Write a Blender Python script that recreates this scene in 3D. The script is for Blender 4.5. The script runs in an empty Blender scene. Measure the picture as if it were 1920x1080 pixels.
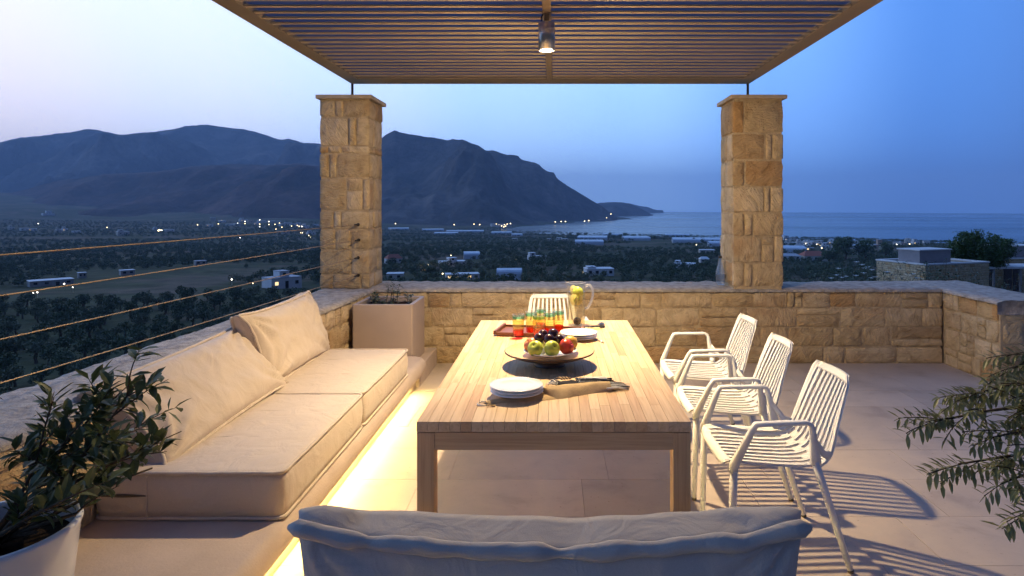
import bpy, bmesh, math, random
import numpy as np
from mathutils import Vector, Matrix, noise

C = bpy.context.scene
COL = C.collection
PI = math.pi
R = math.radians
RNG = random.Random(7)

# ------------------------------------------------------------------ camera
EYE = Vector((0.0, 0.0, 1.54))
FPX, VX, VY = 1200.0, 1040.0, 384.0            # focal length and centre of the shifted lens, in photo pixels
cd = bpy.data.cameras.new('camera')
cam = bpy.data.objects.new('camera', cd)
COL.objects.link(cam)
cam.location = EYE
cam.rotation_euler = (R(90), 0, 0)
cd.sensor_width = 36.0
cd.lens = 36.0 * FPX / 1920
cd.shift_x = (960 - VX) / 1920
cd.shift_y = -(540 - VY) / 1920
cd.clip_start = 0.05
cd.clip_end = 60000
C.camera = cam

# ------------------------------------------------------------------ world: dusk sky, brightest over the hills where the sun went down
GLOW = Vector((math.sin(R(-50)) * math.cos(R(4)), math.cos(R(-50)) * math.cos(R(4)), math.sin(R(4)))).normalized()
W = bpy.data.worlds.new('World')
C.world = W
W.use_nodes = True
nt = W.node_tree
nt.nodes.clear()
def N(t, kind, **kw):
    n = t.nodes.new(kind)
    for k, v in kw.items():
        setattr(n, k, v)
    return n
def ramp(t, stops, interp='LINEAR'):
    n = N(t, 'ShaderNodeValToRGB')
    cr = n.color_ramp
    cr.interpolation = interp
    while len(cr.elements) > 1:
        cr.elements.remove(cr.elements[-1])
    cr.elements[0].position = stops[0][0]
    c = stops[0][1]
    cr.elements[0].color = (*c, 1) if len(c) == 3 else c
    for p, c in stops[1:]:
        e = cr.elements.new(p)
        e.color = (*c, 1) if len(c) == 3 else c
    return n
tc = N(nt, 'ShaderNodeTexCoord')
dot = N(nt, 'ShaderNodeVectorMath', operation='DOT_PRODUCT')
dot.inputs[1].default_value = GLOW
nt.links.new(tc.outputs['Generated'], dot.inputs[0])
mr = N(nt, 'ShaderNodeMapRange')
mr.inputs['From Min'].default_value = -1
nt.links.new(dot.outputs['Value'], mr.inputs['Value'])
SKY = ramp(nt, [(0.0, (.034, .043, .085)), (.30, (.038, .060, .14)), (.44, (.045, .105, .29)), (.58, (.064, .190, .55)), (.68, (.15, .340, .79)),
                (.77, (.30, .53, .95)), (.86, (.37, .58, .95)), (.92, (.49, .64, .92)), (.97, (.60, .67, .86)), (1.0, (.72, .68, .77))], 'EASE')
nt.links.new(mr.outputs['Result'], SKY.inputs['Fac'])
sepz = N(nt, 'ShaderNodeSeparateXYZ')
nt.links.new(tc.outputs['Generated'], sepz.inputs[0])
ELEV = ramp(nt, [(0.0, (.95, .92, .92)), (.10, (.97, .97, .97)), (.25, (1, 1, 1)), (.5, (.9, .95, 1)), (1.0, (.55, .62, .75))])
nt.links.new(sepz.outputs['Z'], ELEV.inputs['Fac'])
mul = N(nt, 'ShaderNodeMixRGB', blend_type='MULTIPLY')
mul.inputs['Fac'].default_value = 1
nt.links.new(SKY.outputs['Color'], mul.inputs['Color1'])
nt.links.new(ELEV.outputs['Color'], mul.inputs['Color2'])
bg = N(nt, 'ShaderNodeBackground')
bg.inputs['Strength'].default_value = 1.9
nt.links.new(mul.outputs['Color'], bg.inputs['Color'])
wo = N(nt, 'ShaderNodeOutputWorld')
nt.links.new(bg.outputs['Background'], wo.inputs['Surface'])

# afterglow: a very soft low sun from where the sky is brightest
sl = bpy.data.lights.new('afterglow', 'SUN')
sl.energy = 0.10
sl.angle = R(40)
sl.color = (1.0, .90, .92)
so = bpy.data.objects.new('afterglow', sl)
COL.objects.link(so)
so.rotation_euler = Vector((GLOW.x, GLOW.y, 0.22)).to_track_quat('Z', 'Y').to_euler()

vs = C.view_settings
vs.view_transform = 'Standard'
vs.look = 'None'
vs.exposure = 0
vs.gamma = 1
vs.use_curve_mapping = False
cy = C.cycles
cy.use_denoising = True
try:
    cy.denoiser = 'OPENIMAGEDENOISE'
except Exception:
    pass
cy.max_bounces = 8
cy.diffuse_bounces = 4
cy.glossy_bounces = 4
cy.transmission_bounces = 6
cy.transparent_max_bounces = 24
cy.volume_bounces = 1
cy.sample_clamp_indirect = 6
cy.caustics_reflective = False
cy.caustics_refractive = False

LAMP = Vector((-.05, 4.0, 2.49))
LAMP_W = 1250.0
LED_E = 150.0

# ------------------------------------------------------------------ materials
def new_mat(name):
    m = bpy.data.materials.new(name)
    m.use_nodes = True
    t = m.node_tree
    return m, t, t.nodes['Principled BSDF']
def coords(t, scale=(1, 1, 1), obj=False):
    mp = N(t, 'ShaderNodeMapping')
    mp.inputs['Scale'].default_value = scale
    if obj:
        c = N(t, 'ShaderNodeTexCoord')
        t.links.new(c.outputs['Object'], mp.inputs['Vector'])
    else:
        g = N(t, 'ShaderNodeNewGeometry')
        t.links.new(g.outputs['Position'], mp.inputs['Vector'])
    return mp
def tex(t, mp, scale, detail=4, rough=.55, dist=0):
    n = N(t, 'ShaderNodeTexNoise')
    n.inputs['Scale'].default_value = scale
    n.inputs['Detail'].default_value = detail
    n.inputs['Roughness'].default_value = rough
    n.inputs['Distortion'].default_value = dist
    t.links.new(mp.outputs['Vector'], n.inputs['Vector'])
    return n
def mixc(t, fac, a, b, mode='MIX'):
    n = N(t, 'ShaderNodeMixRGB', blend_type=mode)
    for s, v in (('Fac', fac), ('Color1', a), ('Color2', b)):
        if hasattr(v, 'links'):
            t.links.new(v, n.inputs[s])
        elif isinstance(v, (int, float)):
            n.inputs[s].default_value = v
        else:
            n.inputs[s].default_value = (*v, 1)
    return n
def bump(t, bs, src, strength, dist, prev=None):
    b = N(t, 'ShaderNodeBump')
    b.inputs['Strength'].default_value = strength
    b.inputs['Distance'].default_value = dist
    t.links.new(src, b.inputs['Height'])
    if prev is not None:
        t.links.new(prev.outputs['Normal'], b.inputs['Normal'])
    t.links.new(b.outputs['Normal'], bs.inputs['Normal'])
    return b
def simple(name, col, rough=.6, var=.12, scale=8, bmp=0, bscale=60, metal=0, spec=.4, obj=False, stretch=(1, 1, 1), perobj=0):
    m, t, bs = new_mat(name)
    mp = coords(t, stretch, obj)
    n = tex(t, mp, scale)
    lo = tuple(c * (1 - var) for c in col)
    hi = tuple(min(1, c * (1 + var)) for c in col)
    r = ramp(t, [(.3, lo), (.7, hi)])
    t.links.new(n.outputs['Fac'], r.inputs['Fac'])
    out = r.outputs['Color']
    if perobj:
        oi = N(t, 'ShaderNodeObjectInfo')
        rr = ramp(t, [(0, (1 - perobj,) * 3), (1, (1 + 0 * perobj,) * 3)])
        t.links.new(oi.outputs['Random'], rr.inputs['Fac'])
        out = mixc(t, 1, out, rr.outputs['Color'], 'MULTIPLY').outputs['Color']
    t.links.new(out, bs.inputs['Base Color'])
    bs.inputs['Roughness'].default_value = rough
    bs.inputs['Metallic'].default_value = metal
    bs.inputs['Specular IOR Level'].default_value = spec
    if bmp:
        n2 = tex(t, mp, bscale, 5, .6)
        bump(t, bs, n2.outputs['Fac'], bmp, .01)
    return m
def emis(name, col, s):
    m = bpy.data.materials.new(name)
    m.use_nodes = True
    t = m.node_tree
    t.nodes.clear()
    e = N(t, 'ShaderNodeEmission')
    e.inputs['Color'].default_value = (*col, 1)
    e.inputs['Strength'].default_value = s
    o = N(t, 'ShaderNodeOutputMaterial')
    t.links.new(e.outputs[0], o.inputs['Surface'])
    return m
def thin_glass(name, tint, refl=1.0, rough=.02, body=0.0, bodycol=None):
    m = bpy.data.materials.new(name)
    m.use_nodes = True
    t = m.node_tree
    t.nodes.clear()
    tr = N(t, 'ShaderNodeBsdfTransparent')
    tr.inputs['Color'].default_value = (*tint, 1)
    gl = N(t, 'ShaderNodeBsdfGlossy')
    gl.inputs['Roughness'].default_value = rough
    gl.inputs['Color'].default_value = (refl,) * 3 + (1,)
    # Schlick reflectance from the view angle, the same for both sides of the thin wall
    ge = N(t, 'ShaderNodeNewGeometry')
    dt = N(t, 'ShaderNodeVectorMath', operation='DOT_PRODUCT')
    t.links.new(ge.outputs['Incoming'], dt.inputs[0]); t.links.new(ge.outputs['Normal'], dt.inputs[1])
    prev = dt.outputs['Value']
    for op, v in (('ABSOLUTE', 0), ('SUBTRACT', 1), ('POWER', 3), ('MULTIPLY', .70), ('ADD', .04)):
        n_ = N(t, 'ShaderNodeMath', operation=op)
        if op == 'SUBTRACT':
            n_.inputs[0].default_value = 1
            t.links.new(prev, n_.inputs[1])
        else:
            t.links.new(prev, n_.inputs[0])
            if op != 'ABSOLUTE': n_.inputs[1].default_value = v
        prev = n_.outputs[0]
    fr = n_
    mx = N(t, 'ShaderNodeMixShader')
    t.links.new(fr.outputs[0], mx.inputs[0])
    base = tr.outputs[0]
    if body:
        df = N(t, 'ShaderNodeBsdfTranslucent')
        df.inputs['Color'].default_value = (*(bodycol or tint), 1)
        m2 = N(t, 'ShaderNodeMixShader')
        m2.inputs[0].default_value = body
        t.links.new(tr.outputs[0], m2.inputs[1])
        t.links.new(df.outputs[0], m2.inputs[2])
        base = m2.outputs[0]
    t.links.new(base, mx.inputs[1])
    t.links.new(gl.outputs[0], mx.inputs[2])
    o = N(t, 'ShaderNodeOutputMaterial')
    t.links.new(mx.outputs[0], o.inputs['Surface'])
    return m

def stone_mat(name, cols, marks=1.0):
    m, t, bs = new_mat(name)
    mp = coords(t)
    oi = N(t, 'ShaderNodeObjectInfo')
    r0 = ramp(t, cols)
    t.links.new(oi.outputs['Random'], r0.inputs['Fac'])
    n = tex(t, mp, 9, 6, .6, .6)
    r1 = ramp(t, [(.25, (.62, .55, .47)), (.5, (.95, .93, .9)), (.75, (1.18, 1.15, 1.12))])
    t.links.new(n.outputs['Fac'], r1.inputs['Fac'])
    c = mixc(t, .9, r0.outputs['Color'], r1.outputs['Color'], 'MULTIPLY')
    n3 = tex(t, mp, 3.3, 3, .5)
    r3 = ramp(t, [(.52, (0, 0, 0)), (.74, (.55, .55, .55))])
    t.links.new(n3.outputs['Fac'], r3.inputs['Fac'])
    c2 = mixc(t, r3.outputs['Color'], c.outputs['Color'], (.36, .20, .09))
    t.links.new(c2.outputs['Color'], bs.inputs['Base Color'])
    bs.inputs['Roughness'].default_value = .92
    bs.inputs['Specular IOR Level'].default_value = .15
    b1 = bump(t, bs, n.outputs['Fac'], 1.0, .035)
    # slanting chisel marks whose direction differs from stone to stone
    vr = N(t, 'ShaderNodeVectorRotate', rotation_type='AXIS_ANGLE')
    vr.inputs['Axis'].default_value = (0.4, 1, 0.1)
    mm = N(t, 'ShaderNodeMath', operation='MULTIPLY')
    mm.inputs[1].default_value = 7.0
    t.links.new(oi.outputs['Random'], mm.inputs[0])
    g = N(t, 'ShaderNodeNewGeometry')
    t.links.new(g.outputs['Position'], vr.inputs['Vector'])
    t.links.new(mm.outputs[0], vr.inputs['Angle'])
    mp2 = N(t, 'ShaderNodeMapping')
    mp2.inputs['Scale'].default_value = (14, 30, 75)
    t.links.new(vr.outputs[0], mp2.inputs['Vector'])
    n2 = tex(t, mp2, 1.0, 3, .55)
    b2 = bump(t, bs, n2.outputs['Fac'], .9 * marks, .02, b1)
    n4 = tex(t, mp, 130, 3, .6)
    bump(t, bs, n4.outputs['Fac'], .5, .004, b2)
    return m

M = {}
M['stone'] = stone_mat('limestone', [(0, (.62, .495, .32)), (.3, (.55, .425, .265)), (.55, (.50, .38, .225)), (.8, (.66, .54, .375)), (.93, (.45, .34, .21)), (1, (.52, .33, .16))])
M['mortar'] = simple('lime_mortar', (.48, .37, .235), .95, .25, 14, .9, 70, spec=.1)
M['walltop'] = simple('wall_top_mortar', (.39, .35, .31), .95, .30, 16, 1.6, 45, spec=.1)
M['cap'] = simple('cut_limestone', (.52, .41, .28), .85, .15, 12, .3, 60, spec=.2)
M['plaster'] = simple('cement_plaster', (.47, .38, .32), .8, .09, 5, .25, 90, spec=.25)
M['powder'] = simple('taupe_coating', (.30, .245, .195), .45, .05, 6, 0, spec=.4)
M['slat_lamplit'] = simple('slat_coating_lamplit', (.66, .52, .33), .5, .06, 6, 0, spec=.4)  # beam coating made lighter and warmer to paint in the lamp's glow
M['beam'] = simple('beam_coating', (.36, .285, .20), .5, .06, 6, 0, spec=.4)
M['steel'] = simple('brushed_steel', (.62, .60, .57), .28, .1, 40, .15, 40, metal=1, stretch=(1, 1, .1))
M['dark'] = simple('dark_metal', (.03, .028, .026), .5, .1, 8)
M['white_metal'] = simple('white_coated_aluminium', (.84, .825, .80), .42, .03, 10, .08, 300, spec=.4)
M['pot'] = simple('white_glazed_pot', (.74, .72, .68), .22, .05, 6, .06, 10, spec=.5)
M['planter'] = simple('taupe_planter', (.40, .32, .28), .55, .04, 5, .12, 160, spec=.35)
M['soil'] = simple('potting_soil', (.03, .02, .014), .95, .4, 60, 1, 90, spec=.1)
M['ceramic'] = simple('white_china', (.84, .82, .80), .18, .01, 4, spec=.5)
M['bamboo'] = simple('bamboo_dish', (.66, .42, .20), .32, .18, 1, .1, 30, spec=.4, obj=True, stretch=(90, 90, 300))
M['lacquer'] = simple('dark_dish_edge', (.05, .03, .02), .35, .1, 8)
M['traywood'] = simple('brown_tray_wood', (.16, .06, .03), .4, .25, 4, .1, 60, obj=True, stretch=(3, 40, 10))
M['green_apple'] = simple('green_apple_skin', (.50, .56, .07), .3, .18, 22, spec=.5)
M['red_apple'] = simple('red_apple_skin', (.50, .045, .02), .3, .35, 14, spec=.5)
M['peach'] = simple('blush_apple_skin', (.58, .17, .05), .35, .4, 12, spec=.5)
M['yellow_apple'] = simple('yellow_apple_skin', (.64, .40, .06), .35, .2, 12, spec=.5)
M['plum'] = simple('plum_skin', (.035, .010, .014), .22, .3, 20, spec=.5)
M['stem'] = simple('fruit_stem', (.10, .06, .03), .8, .2, 30)
M['pulp'] = simple('apple_flesh', (.74, .66, .30), .5, .08, 30)
M['core'] = simple('apple_core', (.50, .36, .12), .6, .1, 30)
M['glass'] = thin_glass('clear_glass', (.93, .95, .94), body=.07, bodycol=(.95, .95, .92))
M['water'] = thin_glass('water', (.96, .92, .76), body=.12, bodycol=(.95, .86, .58))
M['glass_edge'] = thin_glass('glass_edge_painted_gleam', (.9, .92, .92), body=.45, bodycol=(.95, .95, .93))  # milky body painted for lamp reflections along the jug's rim and handle
M['glass_bottle'] = thin_glass('bottle_glass', (.88, .91, .93), body=.22, bodycol=(.85, .9, .95))  # milky body painted for the bottle's bluish white highlights
M['glass_table_tint'] = thin_glass('clear_glass_table_tint', (.95, .84, .45), body=.10, bodycol=(.9, .7, .2))  # clear glass; amber painted in for the lamplit table seen through it
M['glass_green'] = thin_glass('green_glass', (.22, .62, .48), body=.25, bodycol=(.15, .5, .4))
M['glass_lime'] = thin_glass('lime_glass', (.40, .70, .12), body=.25, bodycol=(.3, .6, .1))
M['glass_red'] = thin_glass('red_glass', (.90, .10, .04), body=.30, bodycol=(.9, .07, .02))
M['glass_orange'] = thin_glass('orange_glass', (.95, .36, .12), body=.25, bodycol=(.9, .3, .1))
M['cloth_tan'] = simple('tan_napkin', (.56, .40, .22), .9, .1, 30, .4, 500, spec=.1)
M['cloth_white'] = simple('white_thread', (.72, .70, .64), .9, .1, 60, .4, 400, spec=.1)
M['cloth_black'] = simple('black_thread', (.035, .035, .045), .9, .2, 60, .4, 400, spec=.1)
M['led'] = emis('led_light', (1.0, .76, .26), LED_E)
M['bulb'] = emis('lamp_lens', (1.0, .80, .48), 40)
M['cable'] = simple('steel_cable', (.30, .20, .10), .5, .08, 20, metal=.5, spec=.5)

def fabric_mat(name, col):
    m, t, bs = new_mat(name)
    mp = coords(t)
    n = tex(t, mp, 2.2, 4, .6)
    lo = tuple(c * .93 for c in col)
    r = ramp(t, [(.35, lo), (.65, col)])
    t.links.new(n.outputs['Fac'], r.inputs['Fac'])
    w = tex(t, mp, 420, 2, .5)
    rr = ramp(t, [(.3, (.9, .9, .9)), (.7, (1.04, 1.04, 1.04))])
    t.links.new(w.outputs['Fac'], rr.inputs['Fac'])
    c = mixc(t, 1, r.outputs['Color'], rr.outputs['Color'], 'MULTIPLY')
    t.links.new(c.outputs['Color'], bs.inputs['Base Color'])
    bs.inputs['Roughness'].default_value = .9
    bs.inputs['Specular IOR Level'].default_value = .12
    bs.inputs['Sheen Weight'].default_value = .15
    b1 = bump(t, bs, w.outputs['Fac'], .35, .002)
    # soft creases
    mp2 = coords(t, (1, 1, 1))
    n2 = tex(t, mp2, 7, 3, .5, 1.4)
    bump(t, bs, n2.outputs['Fac'], .45, .025, b1)
    return m
M['fabric'] = fabric_mat('beige_canvas', (.60, .505, .415))
M['fabric2'] = fabric_mat('grey_canvas', (.47, .43, .39))
M['seam'] = simple('slit_shade_foot_cap', (.10, .08, .06), .9, .1, 40)  # slit's inner shade painted dark brown; chair foot caps share the colour

def wood_mat(name, cols, axis='Y', perobj=True):
    m, t, bs = new_mat(name)
    oi = N(t, 'ShaderNodeObjectInfo')
    g = N(t, 'ShaderNodeNewGeometry')
    addv = N(t, 'ShaderNodeVectorMath', operation='ADD')
    sc = N(t, 'ShaderNodeVectorMath', operation='SCALE')
    sc.inputs[0].default_value = (13, 7, 5)
    t.links.new(oi.outputs['Random'], sc.inputs['Scale'])
    t.links.new(g.outputs['Position'], addv.inputs[0])
    t.links.new(sc.outputs[0], addv.inputs[1])
    mp = N(t, 'ShaderNodeMapping')
    s = {'X': (2.5, 60, 60), 'Y': (60, 2.5, 60), 'Z': (60, 60, 2.5)}[axis]
    mp.inputs['Scale'].default_value = s
    t.links.new(addv.outputs[0], mp.inputs['Vector'])
    n = tex(t, mp, 1.0, 5, .6, .8)
    rc = ramp(t, cols)
    t.links.new(oi.outputs['Random'], rc.inputs['Fac'])
    rg = ramp(t, [(.3, (.78, .72, .66)), (.55, (1, 1, 1)), (.8, (1.1, 1.1, 1.1))])
    t.links.new(n.outputs['Fac'], rg.inputs['Fac'])
    c = mixc(t, 1, rc.outputs['Color'], rg.outputs['Color'], 'MULTIPLY')
    t.links.new(c.outputs['Color'], bs.inputs['Base Color'])
    bs.inputs['Roughness'].default_value = .5
    bs.inputs['Specular IOR Level'].default_value = .3
    bump(t, bs, n.outputs['Fac'], .18, .004)
    return m
WC = [(0, (.62, .415, .225)), (.25, (.67, .465, .27)), (.5, (.70, .50, .30)), (.75, (.645, .44, .25)), (.93, (.58, .37, .20)), (1, (.52, .31, .165))]
M['stave'] = wood_mat('oak_staves', WC, 'Y')
M['leg_wood'] = wood_mat('oak_leg', [(0, (.56, .36, .19)), (1, (.63, .42, .235))], 'Z')
M['apron_wood'] = wood_mat('oak_apron', [(0, (.54, .34, .18)), (1, (.62, .41, .23))], 'X')
M['apron_wood_y'] = wood_mat('oak_side_apron', [(0, (.54, .34, .18)), (1, (.62, .41, .23))], 'Y')

def tile_mat():
    m, t, bs = new_mat('limestone_tile')
    mp = coords(t)
    oi = N(t, 'ShaderNodeObjectInfo')
    r0 = ramp(t, [(0, (.44, .37, .315)), (1, (.495, .42, .36))])
    t.links.new(oi.outputs['Random'], r0.inputs['Fac'])
    n = tex(t, mp, 3.5, 7, .62, .3)
    r1 = ramp(t, [(.25, (.70, .67, .64)), (.45, (.94, .93, .92)), (.6, (1.03, 1.02, 1.0)), (.8, (1.14, 1.13, 1.11))])
    t.links.new(n.outputs['Fac'], r1.inputs['Fac'])
    c = mixc(t, 1, r0.outputs['Color'], r1.outputs['Color'], 'MULTIPLY')
    v = tex(t, mp, 55, 2, .5)
    r2 = ramp(t, [(.24, (.55, .5, .45)), (.31, (1, 1, 1))])
    t.links.new(v.outputs['Fac'], r2.inputs['Fac'])
    c2 = mixc(t, .8, c.outputs['Color'], r2.outputs['Color'], 'MULTIPLY')
    t.links.new(c2.outputs['Color'], bs.inputs['Base Color'])
    rr = ramp(t, [(.3, (.5,) * 3), (.7, (.72,) * 3)])
    t.links.new(n.outputs['Fac'], rr.inputs['Fac'])
    t.links.new(rr.outputs['Color'], bs.inputs['Roughness'])
    bs.inputs['Specular IOR Level'].default_value = .3
    b = bump(t, bs, n.outputs['Fac'], .15, .01)
    bump(t, bs, v.outputs['Fac'], .12, .003, b)
    return m
M['tile'] = tile_mat()
M['grout'] = simple('grout', (.33, .28, .24), .95, .1, 30)

def leaf_mat(name, lo, hi, rough=.42, trans=.25):
    m, t, bs = new_mat(name)
    mp = coords(t)
    n = tex(t, mp, 17, 2, .6)
    r = ramp(t, [(.3, lo), (.7, hi)])
    t.links.new(n.outputs['Fac'], r.inputs['Fac'])
    t.links.new(r.outputs['Color'], bs.inputs['Base Color'])
    bs.inputs['Roughness'].default_value = rough
    bs.inputs['Specular IOR Level'].default_value = .35
    tl = N(t, 'ShaderNodeBsdfTranslucent')
    t.links.new(r.outputs['Color'], tl.inputs['Color'])
    mx = N(t, 'ShaderNodeMixShader')
    mx.inputs[0].default_value = trans
    out = t.nodes['Material Output']
    t.links.new(bs.outputs[0], mx.inputs[1])
    t.links.new(tl.outputs[0], mx.inputs[2])
    t.links.new(mx.outputs[0], out.inputs['Surface'])
    return m
M['leaf_dark'] = leaf_mat('dark_glossy_leaf', (.040, .060, .022), (.11, .135, .050))
M['leaf_olive'] = leaf_mat('olive_leaf', (.15, .165, .07), (.31, .31, .135))
M['leaf_small'] = leaf_mat('small_plant_leaf', (.05, .075, .045), (.10, .13, .07))
M['leaf_bush'] = leaf_mat('bush_leaf', (.030, .055, .022), (.075, .110, .040))
M['leaf_tree'] = leaf_mat('tree_leaf', (.030, .062, .018), (.075, .125, .036))
M['petal'] = simple('white_petal', (.75, .74, .72), .6, .05, 30)
M['bark'] = simple('bark', (.10, .075, .05), .9, .3, 30, .8, 60, spec=.1)

# ------------------------------------------------------------------ mesh helpers
class MB:
    def __init__(self):
        self.v, self.f = [], []
    def add(self, vs, fs):
        o = len(self.v)
        self.v += [tuple(p) for p in vs]
        self.f += [tuple(i + o for i in f) for f in fs]
    def box(self, lo, hi, bevel=0, mat=None):
        x0, y0, z0 = lo
        x1, y1, z1 = hi
        if bevel:
            b = bevel
            vs, fs = [], []
            bm = bmesh.new()
            bmesh.ops.create_cube(bm, size=1)
            for v in bm.verts:
                v.co = Vector(((x0 + x1) / 2 + v.co.x * (x1 - x0), (y0 + y1) / 2 + v.co.y * (y1 - y0), (z0 + z1) / 2 + v.co.z * (z1 - z0)))
            bmesh.ops.bevel(bm, geom=bm.edges[:], offset=b, segments=2, profile=.5, affect='EDGES')
            bm.verts.index_update()
            vs = [v.co.copy() for v in bm.verts]
            fs = [[v.index for v in f.verts] for f in bm.faces]
            bm.free()
        else:
            vs = [Vector(p) for p in ((x0, y0, z0), (x1, y0, z0), (x1, y1, z0), (x0, y1, z0), (x0, y0, z1), (x1, y0, z1), (x1, y1, z1), (x0, y1, z1))]
            fs = [(0, 3, 2, 1), (4, 5, 6, 7), (0, 1, 5, 4), (1, 2, 6, 5), (2, 3, 7, 6), (3, 0, 4, 7)]
        if mat is not None:
            vs = [mat @ p for p in vs]
        self.add(vs, fs)
        return self
    def tube(self, path, rad, n=8, cap=True):
        path = [Vector(p) for p in path]
        m = len(path)
        rad = [rad] * m if isinstance(rad, (int, float)) else rad
        rings = []
        t0 = (path[1] - path[0]).normalized()
        up = Vector((0, 0, 1)) if abs(t0.z) < .9 else Vector((1, 0, 0))
        a = t0.cross(up).normalized()
        vs = []
        for i, p in enumerate(path):
            t = (path[min(i + 1, m - 1)] - path[max(i - 1, 0)]).normalized()
            a = (a - t * a.dot(t)).normalized()
            b = t.cross(a)
            for k in range(n):
                th = 2 * PI * k / n
                vs.append(p + (a * math.cos(th) + b * math.sin(th)) * rad[i])
        fs = []
        for i in range(m - 1):
            for k in range(n):
                k2 = (k + 1) % n
                fs.append((i * n + k, i * n + k2, (i + 1) * n + k2, (i + 1) * n + k))
        if cap:
            fs.append(tuple(reversed(range(n))))
            fs.append(tuple((m - 1) * n + k for k in range(n)))
        self.add(vs, fs)
        return self
    def lathe(self, prof, n=32, c=(0, 0, 0)):
        vs, fs = [], []
        m = len(prof)
        for r, z in prof:
            for k in range(n):
                th = 2 * PI * k / n
                vs.append((c[0] + r * math.cos(th), c[1] + r * math.sin(th), c[2] + z))
        for i in range(m - 1):
            for k in range(n):
                k2 = (k + 1) % n
                fs.append((i * n + k, i * n + k2, (i + 1) * n + k2, (i + 1) * n + k))
        self.add(vs, fs)
        return self
    def ribbon(self, path, side, w, t):
        """A strip of rectangular section w (along side) by t swept along a path."""
        path = [Vector(p) for p in path]
        m = len(path)
        vs, fs = [], []
        for i, p in enumerate(path):
            tg = (path[min(i + 1, m - 1)] - path[max(i - 1, 0)]).normalized()
            s = side[i] if isinstance(side, list) else side
            s = Vector(s)
            s = (s - tg * s.dot(tg)).normalized()
            nn = tg.cross(s)
            wi = w[i] if isinstance(w, list) else w
            ti = t[i] if isinstance(t, list) else t
            for a, b in ((-.5, -.5), (.5, -.5), (.5, .5), (-.5, .5)):
                vs.append(p + s * a * wi + nn * b * ti)
        for i in range(m - 1):
            for k in range(4):
                k2 = (k + 1) % 4
                fs.append((i * 4 + k, i * 4 + k2, (i + 1) * 4 + k2, (i + 1) * 4 + k))
        fs.append((3, 2, 1, 0))
        fs.append(tuple((m - 1) * 4 + k for k in range(4)))
        self.add(vs, fs)
        return self
    def grid(self, fn, nu, nv, flip=False):
        vs = [fn(i / nu, j / nv) for j in range(nv + 1) for i in range(nu + 1)]
        fs = []
        for j in range(nv):
            for i in range(nu):
                a = j * (nu + 1) + i
                q = (a, a + 1, a + nu + 2, a + nu + 1)
                fs.append(tuple(reversed(q)) if flip else q)
        self.add(vs, fs)
        return self
    def leaf(self, base, d, up, l, w, curl=.15):
        d = Vector(d).normalized()
        s = d.cross(up)
        if s.length < 1e-4:
            s = d.cross(Vector((1, 0, .3)))
        s.normalize()
        n = s.cross(d)
        b = Vector(base)
        m1 = b + d * l * .45 - n * l * curl * .2
        tip = b + d * l - n * l * curl
        lft = m1 + s * w * .5 + n * w * .15
        rgt = m1 - s * w * .5 + n * w * .15
        m2 = b + d * l * .78 - n * l * curl * .55
        l2 = m2 + s * w * .33 + n * w * .1
        r2 = m2 - s * w * .33 + n * w * .1
        self.add([b, lft, m1, rgt, l2, m2, r2, tip], [(0, 2, 1), (0, 3, 2), (1, 2, 5, 4), (2, 3, 6, 5), (4, 5, 7), (5, 6, 7)])
    def mesh(self, name, mat, smooth=False):
        me = bpy.data.meshes.new(name)
        me.from_pydata(self.v, [], self.f)
        if mat is not None:
            me.materials.append(mat)
        if smooth:
            me.polygons.foreach_set('use_smooth', [True] * len(me.polygons))
        me.update()
        return me
    def build(self, name, mat, parent=None, smooth=False, loc=None):
        o = bpy.data.objects.new(name, self.mesh(name, mat, smooth))
        COL.objects.link(o)
        if parent is not None:
            o.parent = parent
        if loc is not None:
            o.location = loc
        return o

def np_mesh(name, V, T, mat, parent=None, smooth=False):
    me = bpy.data.meshes.new(name)
    me.vertices.add(len(V))
    me.vertices.foreach_set('co', np.ascontiguousarray(V, dtype=np.float32).ravel())
    k = T.shape[1]
    me.loops.add(T.size)
    me.loops.foreach_set('vertex_index', np.ascontiguousarray(T, dtype=np.int32).ravel())
    me.polygons.add(len(T))
    me.polygons.foreach_set('loop_start', np.arange(0, T.size, k, dtype=np.int32))
    me.update(calc_edges=True)
    me.validate()
    if smooth:
        me.polygons.foreach_set('use_smooth', [True] * len(me.polygons))
    me.materials.append(mat)
    o = bpy.data.objects.new(name, me)
    COL.objects.link(o)
    if parent is not None:
        o.parent = parent
    return o

def tag(o, label=None, cat=None, group=None, kind=None):
    if label: o['label'] = label
    if cat: o['category'] = cat
    if group: o['group'] = group
    if kind: o['kind'] = kind
    return o
def empty(name, loc=(0, 0, 0), rz=0, label=None, cat=None, group=None):
    o = bpy.data.objects.new(name, None)
    COL.objects.link(o)
    o.location = loc
    o.rotation_euler = (0, 0, rz)
    o.empty_display_size = .1
    return tag(o, label, cat, group)
KIDS = {}
def copy_tree(o, parent=None):
    c = o.copy()
    COL.objects.link(c)
    if parent is not None:
        c.parent = parent
    for ch in [x for x in o.children]:
        copy_tree(ch, c)
    return c
def inst(name, me, parent, loc, rot=(0, 0, 0), scale=(1, 1, 1)):
    o = bpy.data.objects.new(name, me)
    COL.objects.link(o)
    o.parent = parent
    o.location = loc
    o.rotation_euler = rot
    o.scale = scale
    return o
def nz(p, s=1.0):
    return noise.noise(Vector(p) * s)
def catmull(pts, n=6):
    pts = [Vector(p) for p in pts]
    out = []
    for i in range(len(pts) - 1):
        p0, p1, p2, p3 = pts[max(i - 1, 0)], pts[i], pts[i + 1], pts[min(i + 2, len(pts) - 1)]
        for k in range(n):
            t = k / n
            out.append(.5 * ((2 * p1) + (p2 - p0) * t + (2 * p0 - 5 * p1 + 4 * p2 - p3) * t * t + (3 * p1 - p0 - 3 * p2 + p3) * t ** 3))
    out.append(pts[-1])
    return out

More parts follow.
